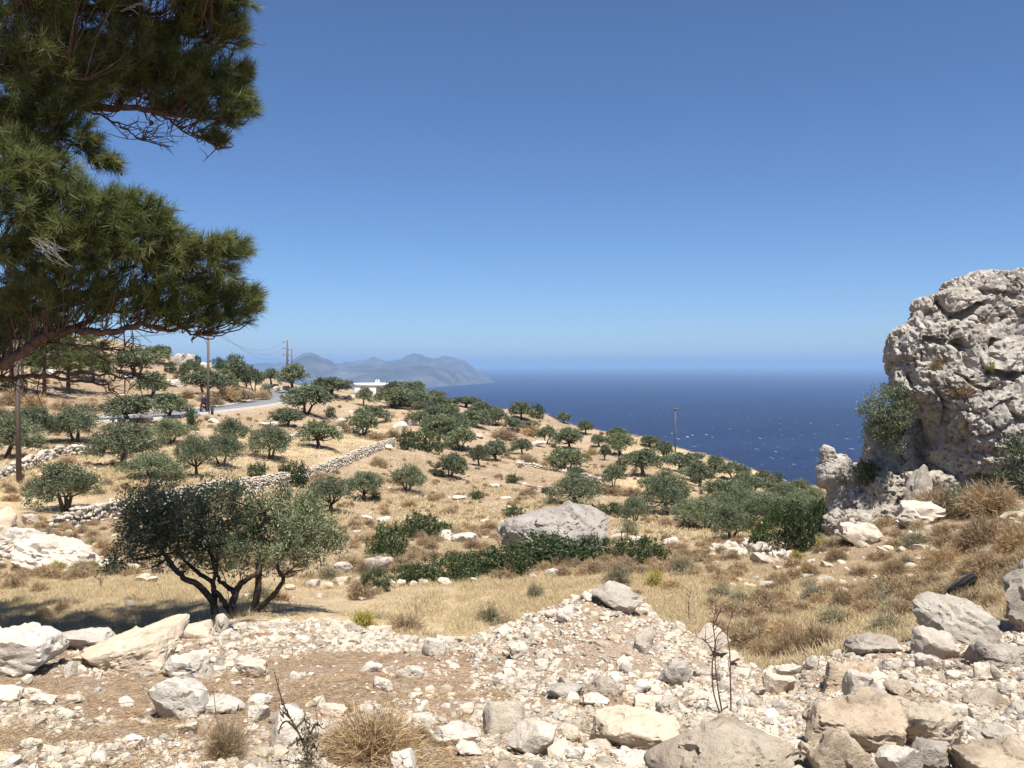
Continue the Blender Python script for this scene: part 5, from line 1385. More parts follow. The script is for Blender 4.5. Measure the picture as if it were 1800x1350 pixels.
gravel = scatter('gravel', np.stack([x, y, z + sz * .08], 1), rg.uniform(-.5, .5, (n, 3)) * [1, 1, 12], np.stack([sz, sz * rg.uniform(.65, 1, n), sz * rg.uniform(.5, .95, n)], 1), rg.choice(12, n, p=[.11] * 4 + [.09] * 4 + [.05] * 4), PEB)
tag(gravel, 'pale limestone gravel strewn over the brown soil')
# dry needles, straws and twigs lying on the soil
n = 34000
u = rg.uniform(-500, 2400, n); y = np.exp(rg.uniform(math.log(3.6), math.log(13), n)); x = (u - 900) / F * y
keep = (rubble_w(x, y) > .5) & (rg.random(n) < np.clip(.55 - .6 * noise(np.stack([x * .9, y * .9, x * 0 + 5], 1), 14), .05, 1) * np.where(u > 900, .4, 1))
x, y = x[keep], y[keep]; n = len(x)
LIT = []
for i in range(3):
    r_ = np.random.default_rng(60 + i); q = 14
    P_ = r_.uniform(-.09, .09, (q, 3)) * [1, 1, 0] + [0, 0, .004]; D_ = r_.normal(size=(q, 3)) * [1, 1, .12]
    V_, Q_ = blades(P_, D_, r_.uniform(.03, .10, q), .0035)
    LIT.append(make_mesh('litter', V_, Q_, M['dry'], tint=r_.random(q) * .8))
lt = scatter('plant_litter', np.stack([x, y, ground_z(x, y) + .004], 1), rg.uniform(-.1, .1, (n, 3)) * [1, 1, 30], np.ones((n, 3)) * rg.uniform(.6, 1.3, (n, 1)), rg.choice(3, n), LIT)
tag(lt, 'dry needles and straws lying on the brown soil')
# stones strewn over the hillside
n = 9000
u = rg.uniform(-200, 2000, n); y = np.exp(rg.uniform(math.log(17), math.log(150), n)); x = (u - 900) / F * y
P3 = np.stack([x, y, 0 * x], 1)
keep = (noise(P3 * .11, 61) + .6 * noise(P3 * .35, 62) > rg.uniform(.05, .75, n)) | ((u > 1250) & (y < 30) & (rg.random(n) < .35))
keep &= ~((road_dist(x, y)[0] < 3.4))
fl = np.array([False] * n)
wy = np.interp(u, [-400, 150, 240, 500, 600, 690, 720], [34, 34, 37, 60, 78, 98, 140])
fl = (u < 690) & (y > wy) & (y < wy * 1.35) & (y > 22)
keep &= ~(fl & (rg.random(n) < .8))
x, y = x[keep], y[keep]; n = len(x); z = ground_z(x, y)
sz = np.exp(rg.normal(-2.3, .55, n)) * (.6 + y / 90); sz = np.clip(sz, .03, .45)
ls = scatter('loose_stones', np.stack([x, y, z + sz * .15], 1), rg.uniform(-.4, .4, (n, 3)) * [1, 1, 12], np.stack([sz, sz * rg.uniform(.6, 1, n), sz * rg.uniform(.35, .7, n)], 1), rg.choice(12, n, p=[.11] * 4 + [.09] * 4 + [.05] * 4), PEB)
tag(ls, 'scattered pale limestone pieces strewn over the dry hillside')

# ------------------------------------------------------------------ dry stone walls: stones laid one by one
def dry_wall(name, path_px, height, label, singles, thick=.55, sw=.30, ymin=15, cat='stone wall', group=None, capw=1.15, mats=('lime', 'greyrock', 'cream')):
    path = [at(u, v, ymin) for u, v in path_px]
    P = spline([tuple(p) for p in path], 14)
    seg = np.concatenate([[0], np.cumsum(np.linalg.norm(np.diff(P, axis=0), axis=1))])
    root = empty(name, path[0])
    tag(root, label, cat, group)
    rs_ = np.random.default_rng(abs(int(path_px[0][0])) + 5)
    stones = []
    zc = 0.0
    row = 0
    while zc < height:
        h = sw * rs_.uniform(.55, .8)
        s = rs_.uniform(0, sw)
        top = zc + h >= height
        while s < seg[-1]:
            w = sw * rs_.uniform(.7, 1.5) * (capw if top else 1)
            c = np.array([np.interp(s + w / 2, seg, P[:, i]) for i in range(3)])
            d = np.array([np.interp(s + w / 2 + .3, seg, P[:, i]) for i in range(3)]) - np.array([np.interp(s + w / 2 - .3, seg, P[:, i]) for i in range(3)])
            yaw = math.atan2(d[1], d[0]); nrm = np.array([-math.sin(yaw), math.cos(yaw), 0])
            c[2] = gz(c[0], c[1])
            hl = height * (.6 + .4 * min(1, s / 9)) * (1 + .22 * float(noise(np.array([[s * .35, 1.0, row * 0.0]]), 77)[0]))
            if zc < hl:
                for sd in ((0,) if top else (-1, 1)):
                    th = thick * (1 - .25 * zc / height)
                    p = c + nrm * sd * th * .28 + [0, 0, zc + h * .45 - .05]
                    stones.append((p + rs_.normal(size=3) * [.04, .04, .03], yaw + rs_.normal() * .4, (w * .54, th * (.5 if top else .30), h * .60 * (1.1 if top else 1)), rs_.integers(8), mats[int(rs_.integers(len(mats)))]))
            s += w * .97
        zc += h * .93
        row += 1
    D = np.array([np.hypot(*s_[0][:2]) / max(s_[2][0], .01) + (400 if (P[0, 1] < s_[0][1]) and False else 0) for s_ in stones])
    order = np.argsort(D)
    parts = {}
    for q, i in enumerate(order):
        p, yaw, sc, pi_, mn = stones[i]
        if q < singles:
            o = link('stone', PROTO[mn][pi_] if singles < 200 else PEBW[mn][pi_ % 4], root)
            o.location = Vector(p) - root.location
            o.rotation_euler = (rs_.normal() * .22, rs_.normal() * .22, yaw); o.scale = sc
        else:
            parts.setdefault(mn, []).append((p, yaw, sc, pi_))
    for mn, lst in parts.items():
        acc = []
        for p, yaw, sc, pi_ in lst:
            v, f = WB[pi_ % 4]
            c_, s_ = math.cos(yaw), math.sin(yaw)
            q = v * sc
            q = np.stack([q[:, 0] * c_ - q[:, 1] * s_, q[:, 0] * s_ + q[:, 1] * c_, q[:, 2]], 1) + p - np.array(root.location)
            acc.append((q, f))
        V, Fc = join_arrays(acc)
        o = link('coursed_stones', make_mesh('coursed_stones', V, Fc, M[mn], smooth=False), root)
        tag(o, kind='stuff')
    return root, stones
PEBW = {mn: PEB[i * 4:(i + 1) * 4] for i, mn in enumerate(('lime', 'cream', 'greyrock'))}
WB = []
for pm in PEB[:4]:
    d, f = ico(1)
    r = facet_shape(d, np.random.default_rng(len(WB) + 5), 6, 20)
    v = d * r[:, None]; v = v / np.abs(v).max(0)
    WB.append((v, f))
dry_wall('stone_wall', [(92, 932), (150, 921), (232, 909), (330, 884), (420, 868), (500, 853), (560, 836), (610, 816), (650, 798), (692, 783)], 0.85, 'long grey dry stone wall running up from the left edge across the slope', 300, ymin=25, sw=.21, thick=.5)
dry_wall('stone_wall', [(-20, 850), (30, 833), (70, 815), (105, 802), (165, 797)], .75, 'low tumbled pale stone wall behind the nearest wooden pole', 120, ymin=35, sw=.34)
dry_wall('stone_wall', [(500, 776), (560, 766), (620, 758), (670, 770)], .6, 'short broken field wall under the olive trees below the road', 60, ymin=60, sw=.36)
dry_wall('stone_wall', [(905, 818), (950, 824), (1000, 834), (1060, 852)], .5, 'low crumbling terrace wall right of the slope middle', 60, ymin=60, sw=.36)
# the heap at the foot of the evergreen thicket
heap = empty('stone_heap', at(1318, 980, 18))
tag(heap, 'white heap of tumbled field stones below the evergreen thicket', 'stone heap')
hp = []
for i in range(130):
    uu_ = rs.uniform(1252, 1386); vv_ = rs.uniform(962, 986) - 6 * (1 - abs(uu_ - 1330) / 70)
    p = at(uu_, min(vv_, 986), 18)
    k = p.y / F
    r = rs.uniform(6, 11) * k
    p.z += rs.uniform(0, 16) * k * max(.1, 1 - abs(uu_ - 1330) / 75)
    o = link('stone', PROTO[('lime', 'lime', 'cream')[int(rs.integers(3))]][int(rs.integers(8))], heap)
    o.location = p - heap.location
    o.rotation_euler = rs.uniform(-.5, .5, 3) * [1, 1, 6]; o.scale = (r, r * rs.uniform(.6, 1), r * rs.uniform(.55, .9))
from mathutils.bvhtree import BVHTree
def bvh_of(obs):
    vs, fs = [], []
    n = 0
    for o in obs:
        me = o.data
        vs += [tuple(v.co) for v in me.vertices]
        fs += [[i + n for i in p.vertices] for p in me.polygons]
        n += len(me.vertices)
    return BVHTree.FromPolygons(vs, fs)
CLB = bvh_of([cliff, cbase])
def on_rock(u, v, Ydef=29):
    d = Vector(((u - 900) / F, 1, -(v - HOR) / F)).normalized()
    h = CLB.ray_cast(Vector((0, 0, EYE)), d)
    return h[0] if h[0] is not None else Vector(spot(u, v, Ydef))

# ------------------------------------------------------------------ shrubs on and below the outcrop
def shrub_at(p, w, h, mesh, label, name='evergreen_bush', rz=0.0, cat='bush'):
    o = stand(name, (mesh[1], mesh[0]), ('stems', 'foliage'), p, (w / 1.95, w / 1.95, h / .95), rz)
    tag(o, label, cat, 'bushes on the outcrop'); return o
wo = empty('evergreen_bush', spot(1588, 760, 28.9))
tag(wo, 'grey-green wild olive bush jutting from the left face of the outcrop', 'bush', 'bushes on the outcrop')
rs = np.random.default_rng(31)
bl = []
for u, v, r in [(1562, 702, 30), (1538, 716, 26), (1580, 692, 24), (1522, 722, 14), (1548, 752, 28), (1530, 764, 18), (1574, 738, 26), (1568, 782, 20), (1548, 732, 22), (1585, 720, 20), (1556, 770, 20)]:
    y = 28.4 + rs.uniform(-.4, .3); R = r * y / F; c = px(u, v, y); bl.append((c[0], c[1], c[2], R, R, R * .85))
V, Q, ti = crown_leaves(rs, bl, 9000, .085, .03, 18, .09, .2, (.35, 1.08))
under(link('foliage', make_mesh('foliage', V, Q, M['olive'], tint=ti)), wo)
mb = MB()
for b_ in bl:
    c = np.array(b_[:3]); r0 = px(1590, 755, 29); mb.tube(spline([r0, (r0 + c) / 2 - [0, 0, .12], c], 4), np.linspace(.05, .01, 9), 5)
under(link('stems', mb.mesh('stems', M['bark'])), wo)
shrub_at(Vector(spot(1522, 850, 28.9)), .95, .75, SH[3], 'dark ivy-like bush in the gap behind the pinnacle', rz=1)
p = on_rock(1792, 850, 26.5); shrub_at(p + Vector((.15, -.3, -.2)), 1.9, 1.6, SHO[2], 'dark grey-green bush at the right edge of the outcrop', rz=.5)
p = at(1700, 905, 15); shrub_at(p, 1.5, .75, SHO[0], 'dark scrubby bush in the shade under the outcrop ledge', rz=1.5)
for u, v, w, h, j, lab in ((1645, 645, .62, .55, 2, 'grey-brown cushion bush growing on the upper face of the outcrop'), (1730, 562, .34, .3, 2, 'tiny cushion bush near the top of the outcrop'), (1698, 690, .7, .45, 1, 'brown cushion bush on the middle ledge of the outcrop'),
                       (1740, 645, .35, .3, 5, 'small yellowish bush on the middle face of the outcrop'), (1700, 752, .45, .35, 5, 'yellow-brown tuft on the lower face of the outcrop'), (1675, 690, .4, .3, 2, 'small grey cushion bush left on the middle ledge'), (1478, 922, .3, .25, 5, 'yellow-brown tuft at the foot of the pinnacle')):
    p = on_rock(u, v)
    o = link('dry_shrub', DR[j], None, p + Vector((0, .08, -.08)), (.5, 0, 1.0), (w, w, h * 2)); tag(o, lab, 'dry shrub', 'dry shrubs on the outcrop')
for u, v, w, h, j, lab in ((1650, 912, 110, 60, 2, 'large dark twiggy bush under the outcrop ledge'), (1745, 905, 120, 60, 1, 'large reddish brown twiggy bush under the outcrop ledge'), (1595, 895, 34, 24, 5, 'yellow-brown weed tuft beside the white rock under the outcrop')):
    p = at(u, v, 15); k = p.y / F
    o = link('dry_shrub', DRN[j % 2] if j < 4 else DR[j], None, p, (0, 0, 2.0), (w * k, w * k, h * k * 2)); tag(o, lab, 'dry shrub', 'dry shrubs on the slope')

# ------------------------------------------------------------------ poles and wires
M['pole'] = plain_mat('weathered_pole_wood', (0.155, 0.125, 0.105), .95, .1, .35, 14, .5)
M['ceramic'] = plain_mat('dark_insulator', (0.10, 0.085, 0.08), .4, .4, .1)
M['wire'] = plain_mat('dull_wire', (0.12, 0.12, 0.12), .6, .3, .05)
def pole(u, vb, vt, Y, r, label, arm=0.0, arm_rz=0.0, lean=0.0, side=False, zb=None):
    x = (u - 900) / F * Y
    z = gz(x, Y) if zb is None else zb
    top = EYE - (vt - HOR) / F * Y
    root = empty('utility_pole', (x, Y, z)); tag(root, label, 'utility pole', 'wooden power poles')
    h = top - z
    mb = MB(); mb.tube([(0, 0, -.5), (lean * h * .5, 0, h * .5), (lean * h, 0, h)], [r, r * .9, r * .72], 10)
    link('post', mb.mesh('post', M['pole'], True), root)
    if arm:
        mb = MB(); mb.box((lean * h, -.02 - r, h - .25), (arm / 2, .05, .06), arm_rz)
        link('crossarm', mb.mesh('crossarm', M['pole']), root)
        for s in (-.95, 0, .95):
            q = Vector((lean * h, -.02 - r * (s != 0), h - .2 if s else h)) + Matrix.Rotation(arm_rz, 3, 'Z') @ Vector((s * arm / 2, 0, 0))
            mb = MB(); mb.tube([q, q + Vector((0, 0, .1)), q + Vector((0, 0, .12)), q + Vector((0, 0, .24)), q + Vector((0, 0, .26))], [.02, .02, .075, .06, .02], 8)
            link('insulator', mb.mesh('insulator', M['ceramic'], True), root)
    if side:
        for q in range(3):
            mb = MB(); c = (-.45, 0, h - .5 - q * 1.45)
            mb.tube([(0, 0, c[2]), (-.9, 0, c[2])], [.03, .03], 5)
            mb.tube([(-.9, 0, c[2] - .05), (-.9, 0, c[2] + .12), (-.9, 0, c[2] + .3)], [.1, .14, .06], 7)
            link('insulator', mb.mesh('insulator', M['ceramic'], True), root)
    return root, Vector((x + lean * h, Y, top))
pa, ta = pole(34, 845, 520, 49, .15, 'thick wooden pole nearest the camera at the left edge', arm=1.6, lean=-.022)
pb, tb = pole(39, 690, 562, 98, .15, 'wooden pole behind the nearest one, among the pines at left', arm=1.6)
pc, tc = pole(366, 729, 572, 101, .17, 'tall slim wooden pole beside the road near the motorcyclist', arm=1.5, arm_rz=.5)
pd, td = pole(505, 655, 598, 205, .26, 'distant bare pole with side insulators beyond the road bend', side=True, zb=EYE - (662 - HOR) / F * 205)
pe, te = pole(513, 655, 612, 235, .18, 'far pole half hidden behind the pale leafy tree at the road bend', side=True, zb=EYE - (662 - HOR) / F * 235)
pf, tf = pole(1187, 800, 716, 134, .12, 'lone pole with crossarm standing against the blue sea', arm=1.7)
WL = ('upper', 'middle', 'lower')
for q in range(3):
    for (a, b, nm, sag) in ((tc, td, 'beyond the tall slim pole', 2.4), (tb, tc, 'between the pole in the pines and the roadside pole', 1.6)):
        A = a + Vector(((q - 1) * .55, (q - 1) * .35, .05 - .0 * q)); B = b + Vector((-.9 if b is td else (q - 1) * .55, 0, (-.4 - q * 1.4) if b is td else .05))
        tt = np.linspace(0, 1, 22)
        P = np.array([A.lerp(B, t_) for t_ in tt]); P[:, 2] -= 4 * sag * tt * (1 - tt)
        mb = MB(); mb.tube(P, .014, 5, cap=False)
        o = link('power_line', mb.mesh('power_line', M['wire'])); tag(o, WL[q] + ' thin sagging power line ' + nm, 'power line', 'power lines')
# strut and small dark box at the foot of the roadside pole
p0 = Vector(spot(361, 749, 97)); p0.z = gz(p0.x, p0.y)
mb = MB(); mb.tube([p0 - Vector((0, 0, .2)), Vector(spot(365, 733, 99))], [.07, .06], 6)
o = link('stake', mb.mesh('stake', M['pole'])); tag(o, 'short dark leaning stake below the roadside pole', 'stake')
p0 = at(373, 731, 70)
root = empty('litter_bin', p0); tag(root, 'small dark bin standing by the foot of the roadside pole', 'bin')
dk = plain_mat('dark_plastic', (0.025, 0.022, 0.022), .5, .3, .1)
mb = MB(); mb.tube([(0, 0, 0), (0, 0, .75)], [.14, .17], 10); link('bin_body', mb.mesh('bin_body', dk), root)
mb = MB(); mb.tube([(0, 0, .75), (0, 0, .82), (.05, 0, .9)], [.19, .19, .08], 10); link('bin_lid', mb.mesh('bin_lid', dk), root)

# ------------------------------------------------------------------ white house
hb = Vector(spot(649, 697, 182)); k = 182 / F
hz0 = EYE - (698 - HOR) / F * 182
house = empty('white_house', (hb.x, hb.y, hz0), math.radians(-6)); tag(house, 'small flat-roofed white house among the olive trees on the ridge', 'house')
wht = plain_mat('whitewash', (0.80, 0.79, 0.76), .85, .2, .04, 1.5, .05)
hw = 54 * k / 2; hh = (698 - 679) * k
mb = MB(); mb.box((-hw * .28, 2.4, hh / 2 - .3), (hw * .70, 2.4, hh / 2 + .3)); link('wall', mb.mesh('wall', wht), house)
mb = MB(); mb.box((hw * .70, 3.3, hh / 2 - .3), (hw * .275, 1.5, hh / 2 + .3)); link('porch_wall', mb.mesh('porch_wall', wht), house)
mb = MB(); mb.box((0, 2.4, hh + .31), (hw * 1.03, 2.52, .31)); rf = link('roof', mb.mesh('roof', wht), house)
mb = MB(); mb.box((hw * .36, 2.2, hh + .9), (.38, .38, .32)); mb.box((hw * .36, 2.2, hh + 1.28), (.28, .28, .06)); link('chimney', mb.mesh('chimney', wht), rf)
mb = MB(); mb.tube([(hw * .42, 1.6, hh + .6), (hw * .42, 1.6, hh + 1.9)], .035, 5); mb.tube([(hw * .42 - .35, 1.6, hh + 1.7), (hw * .42 + .35, 1.6, hh + 1.7)], .03, 5); link('aerial', mb.mesh('aerial', M['wire']), rf)
gl = plain_mat('dark_window_glass', (0.03, 0.035, 0.04), .15, .5, .02)
mb = MB(); mb.box((hw * .70, 1.79, hh * .42), (.42, .02, hh * .40)); link('door', mb.mesh('door', plain_mat('grey_door', (.25, .27, .28))), house)
mb = MB(); mb.box((-hw * .25, -.012, hh * .55), (.42, .012, .45)); wi = link('window', mb.mesh('window', gl), house)
mb = MB()
for c, h_ in (((-hw * .25, -.03, hh * .55 + .48), (.5, .03, .035)), ((-hw * .25, -.03, hh * .55 - .48), (.5, .04, .035)), ((-hw * .25 - .46, -.03, hh * .55), (.035, .03, .445)), ((-hw * .25 + .46, -.03, hh * .55), (.035, .03, .445))): mb.box(c, h_)
link('window_frame', mb.mesh('window_frame', wht), wi)

# ------------------------------------------------------------------ motorcyclist on the road
pm = Vector(spot(349, 723.5, 104.2)); j = int(np.argmin(np.abs(ROAD[:, 1] - pm.y) + np.abs(ROAD[:, 0] - pm.x)))
tdir = unit(ROAD[j + 1] - ROAD[j - 1]); rz_ = math.atan2(tdir[1], tdir[0])
nrm = np.array([tdir[1], -tdir[0], 0])
pm = Vector(ROAD[j] + nrm * 1.2) + Vector((0, 0, .025))
moto = empty('motorcycle', pm, rz_); tag(moto, 'orange and black motorcycle riding along the grey road', 'motorcycle')
orange = plain_mat('orange_paint', (0.62, 0.16, 0.04), .35, .5, .03); black = plain_mat('black_rubber', (0.015, 0.015, 0.016), .7, .3, .05); steel = plain_mat('bare_steel', (0.35, 0.35, 0.36), .35, .5, .05)
def ring(R, r, n=20, k=8):
    a = np.arange(n) * 2 * math.pi / n; b = np.arange(k) * 2 * math.pi / k
    A, B = np.meshgrid(a, b, indexing='ij')
    V = np.stack([(R + r * np.cos(B)) * np.cos(A), r * np.sin(B), (R + r * np.cos(B)) * np.sin(A)], -1).reshape(-1, 3)
    i = np.arange(n)[:, None]; jj_ = np.arange(k)[None, :]
    Q = np.stack([i * k + jj_, ((i + 1) % n) * k + jj_, ((i + 1) % n) * k + (jj_ + 1) % k, i * k + (jj_ + 1) % k], -1).reshape(-1, 4)
    return V, Q
for x_ in (-.68, .72):
    V, Q = ring(.25, .07); w_ = link('wheel', make_mesh('wheel', V, Q, black, smooth=True), moto, (x_, 0, .31))
    mb = MB(); mb.tube([(0, -.05, 0), (0, .05, 0)], .06, 8)
    for q in range(6):
        a = q * math.pi / 3; mb.tube([(0, 0, 0), (.2 * math.cos(a), 0, .2 * math.sin(a))], .015, 4)
    link('rim', mb.mesh('rim', steel), w_)
mb = MB(); mb.tube([(-.25, 0, .45), (0, 0, .42), (.25, 0, .5)], [.13, .18, .12], 8); mb.box((0, 0, .36), (.2, .13, .1)); link('engine', mb.mesh('engine', black), moto)
mb = MB(); mb.tube([(-.1, 0, .86), (.08, 0, .9), (.3, 0, .9), (.45, 0, .78)], [.08, .15, .16, .08], 10); link('fuel_tank', mb.mesh('fuel_tank', orange, True), moto)
mb = MB(); mb.tube([(.34, 0, .98), (.52, 0, 1.0), (.66, 0, .84), (.7, 0, .7)], [.06, .17, .16, .06], 10); link('fairing', mb.mesh('fairing', orange, True), moto)
mb = MB(); mb.tube([(-.85, 0, .9), (-.55, 0, .84), (-.2, 0, .8), (0, 0, .82)], [.05, .12, .14, .1], 8); link('saddle', mb.mesh('saddle', black, True), moto)
mb = MB(); mb.tube([(-.6, .16, .74), (-.3, .14, .6)], [.11, .1], 8); mb.tube([(-.6, -.16, .74), (-.3, -.14, .6)], [.11, .1], 8); link('side_panel', mb.mesh('side_panel', orange, True), moto)
for s in (-.09, .09):
    mb = MB(); mb.tube([(.72, s, .31), (.45, s, 1.0)], .03, 6); link('fork', mb.mesh('fork', steel), moto)
mb = MB(); mb.tube([(.30, -.36, 1.06), (.42, -.12, 1.02), (.42, .12, 1.02), (.30, .36, 1.06)], .018, 6); link('handlebar', mb.mesh('handlebar', black), moto)
mb = MB(); mb.tube([(.69, 0, .86), (.74, 0, .86)], [.09, .07], 10); link('headlight', mb.mesh('headlight', plain_mat('lamp_glass', (.75, .75, .72), .1, .5, .02), True), moto)
mb = MB(); mb.tube([(.05, -.16, .3), (-.4, -.18, .32), (-.85, -.2, .45)], [.03, .05, .055], 7); link('exhaust', mb.mesh('exhaust', steel, True), moto)
# rider: one skinned body
def skinned(name, verts, edges, radii, mat, parent, sub=2):
    me = bpy.data.meshes.new(name); me.from_pydata(verts, edges, []); me.update()
    o = bpy.data.objects.new('tmp', me); COL.objects.link(o)
    sk = o.modifiers.new('s', 'SKIN')
    for i, r in enumerate(radii): me.skin_vertices[0].data[i].radius = (r, r) if not isinstance(r, tuple) else r
    me.skin_vertices[0].data[0].use_root = True
    o.modifiers.new('u', 'SUBSURF').levels = sub
    bpy.context.view_layer.update()
    m2 = bpy.data.meshes.new_from_object(o.evaluated_get(bpy.context.evaluated_depsgraph_get()))
    bpy.data.objects.remove(o)
    m2.name = name; m2.materials.clear(); m2.materials.append(mat)
    m2.polygons.foreach_set('use_smooth', np.ones(len(m2.polygons), dtype=bool))
    return link(name, m2, parent)
rider = empty('person', pm, rz_); tag(rider, 'motorcycle rider in dark blue jacket and white helmet', 'person')
navy = plain_mat('navy_cloth', (0.02, 0.025, 0.06), .9, .1, .15); skin = plain_mat('skin', (0.42, 0.26, 0.18), .6, .3, .05); denim = plain_mat('dark_trousers', (0.03, 0.03, 0.04), .9, .1, .1)
V = [(-.25, 0, .95), (-.2, 0, 1.15), (-.12, 0, 1.38), (-.05, 0, 1.5), (-.02, 0, 1.58), (.02, 0, 1.70)]
E = [(0, 1), (1, 2), (2, 3), (3, 4), (4, 5)]
R_ = [(.15, .13), (.15, .13), (.19, .13), (.12, .1), .06, .1]
for s in (-1, 1):
    n = len(V); V += [(-.06, s * .21, 1.44), (.08, s * .27, 1.22), (.28, s * .33, 1.1), (.36, s * .34, 1.08)]; E += [(2, n), (n, n + 1), (n + 1, n + 2), (n + 2, n + 3)]; R_ += [.075, .06, .045, .04]
    n = len(V); V += [(-.2, s * .13, .92), (.14, s * .2, .84), (.0, s * .2, .48), (.02, s * .2, .36), (.16, s * .2, .34)]; E += [(0, n), (n, n + 1), (n + 1, n + 2), (n + 2, n + 3), (n + 3, n + 4)]; R_ += [.1, .085, .06, .055, .045]
skinned('body', V, E, R_, navy, rider)
d, f = ico(3)
link('helmet', make_mesh('helmet', d * [.155, .135, .15] + [.03, 0, 1.74], f, plain_mat('white_helmet', (.8, .8, .8), .3, .4, .02), smooth=True), rider)
mb = MB(); mb.box((.165, 0, 1.73), (.02, .09, .045)); link('visor', mb.mesh('visor', gl), rider)
link('face', make_mesh('face', d * [.1, .085, .1] + [.085, 0, 1.66], f, skin, smooth=True), rider)

# ------------------------------------------------------------------ old tyre in the dry bushes
pt = at(1693, 1046, 10)
V, Q = ring(.20, .088, 40, 12)
tr = link('tyre', make_mesh('tyre', V, Q, plain_mat('old_grey_rubber', (0.06, 0.062, 0.07), .75, .25, .2, 20, .4), smooth=True), None, pt + Vector((0, .05, .15)), (math.radians(48), math.radians(-24), .3)); tag(tr, 'old black tyre lying among dry bushes above the big tilted boulder', 'tyre')
mb = MB()
for q in range(48):
    a = q * math.pi / 24
    mb.box((.286 * math.cos(a), 0, .286 * math.sin(a)), (.006, .05, .012), 0, 0, -a)
link('tread', mb.mesh('tread', black), tr)
o = link('dry_shrub', DR[3], None, pt + Vector((.02, -.08, -.02)), (0, 0, 1), (.36, .3, .5)); tag(o, 'tan weed tuft growing through the old tyre', 'dry shrub', 'dry shrubs on the slope')

# ------------------------------------------------------------------ bent stalk before the thicket
ps = at(1347, 962, 18); ys_ = ps.y - .5
st = empty('dry_stalk', (ps.x, ys_, gz(ps.x, ys_))); tag(st, 'bent pale stalk with a reddish withered head before the thicket', 'dry stalk')
P = np.array([spot(1347, 962, ys_), spot(1347, 944, ys_), spot(1346.5, 934, ys_), spot(1343, 926, ys_), spot(1338, 919, ys_)]) - np.array(st.location)
mb = MB(); mb.tube(spline(P, 5), np.linspace(.03, .06, 21), 7); link('stem', mb.mesh('stem', plain_mat('bleached_stalk', (.6, .55, .46), .9, .1, .1), True), st)
n = 90
V, Q = leaves(P[-1] + np.random.default_rng(1).normal(size=(n, 3)) * [.09, .06, .10] + [-.09, 0, -.1], np.random.default_rng(2).normal(size=(n, 3)), np.random.default_rng(3).normal(size=(n, 3)), .12, .06)
link('withered_head', make_mesh('withered_head', V, Q, plain_mat('withered_red', (.36, .14, .09), .9, .1, .2)), st)

# ------------------------------------------------------------------ leafless sapling, weeds and stalks close by
M['twig'] = plain_mat('reddish_twig', (0.13, 0.075, 0.055), .9, .15, .3, 40, .4)
def twiggy(name, label, cat, base_uv, stems, r0, mat, side=4, seed=1, side_len=(.06, .2), ymin=3.2, up=.8):
    rs_ = np.random.default_rng(seed)
    b = at(*base_uv, ymin); Y = b.y
    root = empty(name, b); tag(root, label, cat)
    mb = MB()
    for rows in stems:
        p = spline([np.array(spot(u, v, Y + dy)) for u, v, dy in rows], 6)
        if rows[0][1] >= base_uv[1] - 6: p = np.vstack([[p[0][0], p[0][1], gz(p[0][0], p[0][1]) - .04], p])
        mb.tube(p, np.linspace(r0, r0 * .4, len(p)), 6)
        for q in range(side):
            i = int(rs_.integers(len(p) // 4, len(p))); d = unit(rs_.normal(size=3) * [1, .6, .5] + [0, 0, up]); l = rs_.uniform(*side_len)
            e = p[i] + d * l
            mb.tube(spline([p[i], p[i] + d * l * .5 + rs_.normal(size=3) * .008, e], 3), np.linspace(r0 * .5, r0 * .22, 7), 4)
            if rs_.random() < .6:
                g = p[i] + d * l * .55; mb.tube([g, g + unit(rs_.normal(size=3) + [0, 0, 1]) * l * .5], [r0 * .35, r0 * .2], 4)
    under(link('stem', mb.mesh('stem', mat, True)), root)
    return root
twiggy('sapling', 'leafless thin reddish sapling standing in the near rubble', 'sapling', (1268, 1256),
       [[(1266, 1256, 0), (1254, 1215, 0), (1252, 1170, .02), (1257, 1130, .03), (1254, 1098, .03), (1260, 1060, .02)], [(1270, 1256, 0), (1262, 1210, -.02), (1257, 1160, -.02), (1260, 1120, -.03), (1277, 1104, -.05)],
        [(1285, 1254, .05), (1284, 1200, .05), (1283, 1150, .05), (1279, 1110, .06), (1290, 1070, .08)], [(1255, 1150, 0), (1243, 1130, .02), (1232, 1120, .03)], [(1253, 1102, 0), (1262, 1082, 0), (1264, 1078, 0)]], .0065, M['twig'], 6, 3, (.04, .14))
w = twiggy('mullein_weed', 'dark thorny weed with curling stems at the bottom edge', 'weed', (541, 1352),
       [[(541, 1356, 0), (540, 1325, 0), (541, 1300, .0), (545, 1268, .02)], [(538, 1318, .0), (523, 1285, .0), (508, 1258, .02), (495, 1228, .03), (482, 1180, .05)], [(523, 1285, 0), (505, 1268, .02), (494, 1275, .03), (490, 1292, .03)], [(520, 1280, 0), (535, 1266, .02), (545, 1275, .02)],
        [(510, 1262, .02), (498, 1252, .03), (499, 1262, .03)], [(545, 1290, 0), (556, 1272, .02), (566, 1280, .02)], [(541, 1310, 0), (528, 1300, 0), (521, 1310, 0)], [(541, 1325, 0), (552, 1312, 0), (558, 1322, 0)]], .006, plain_mat('dark_stem', (.07, .058, .035), .9, .1, .3), 6, 5, (.02, .06))
V, Q = [], None
rs_ = np.random.default_rng(9)
b = at(541, 1352); n = 260
C = np.stack([np.array(spot(541 + rs_.normal() * 9, 1300 + rs_.uniform(-25, 52), b.y + rs_.normal() * .03)) for _ in range(n)])
V, Q = leaves(C, rs_.normal(size=(n, 3)) + [0, 0, .3], rs_.normal(size=(n, 3)), .028, .008)
under(link('leaves', make_mesh('leaves', V, Q, M['palegrass'], tint=rs_.random(n) * .4)), w)
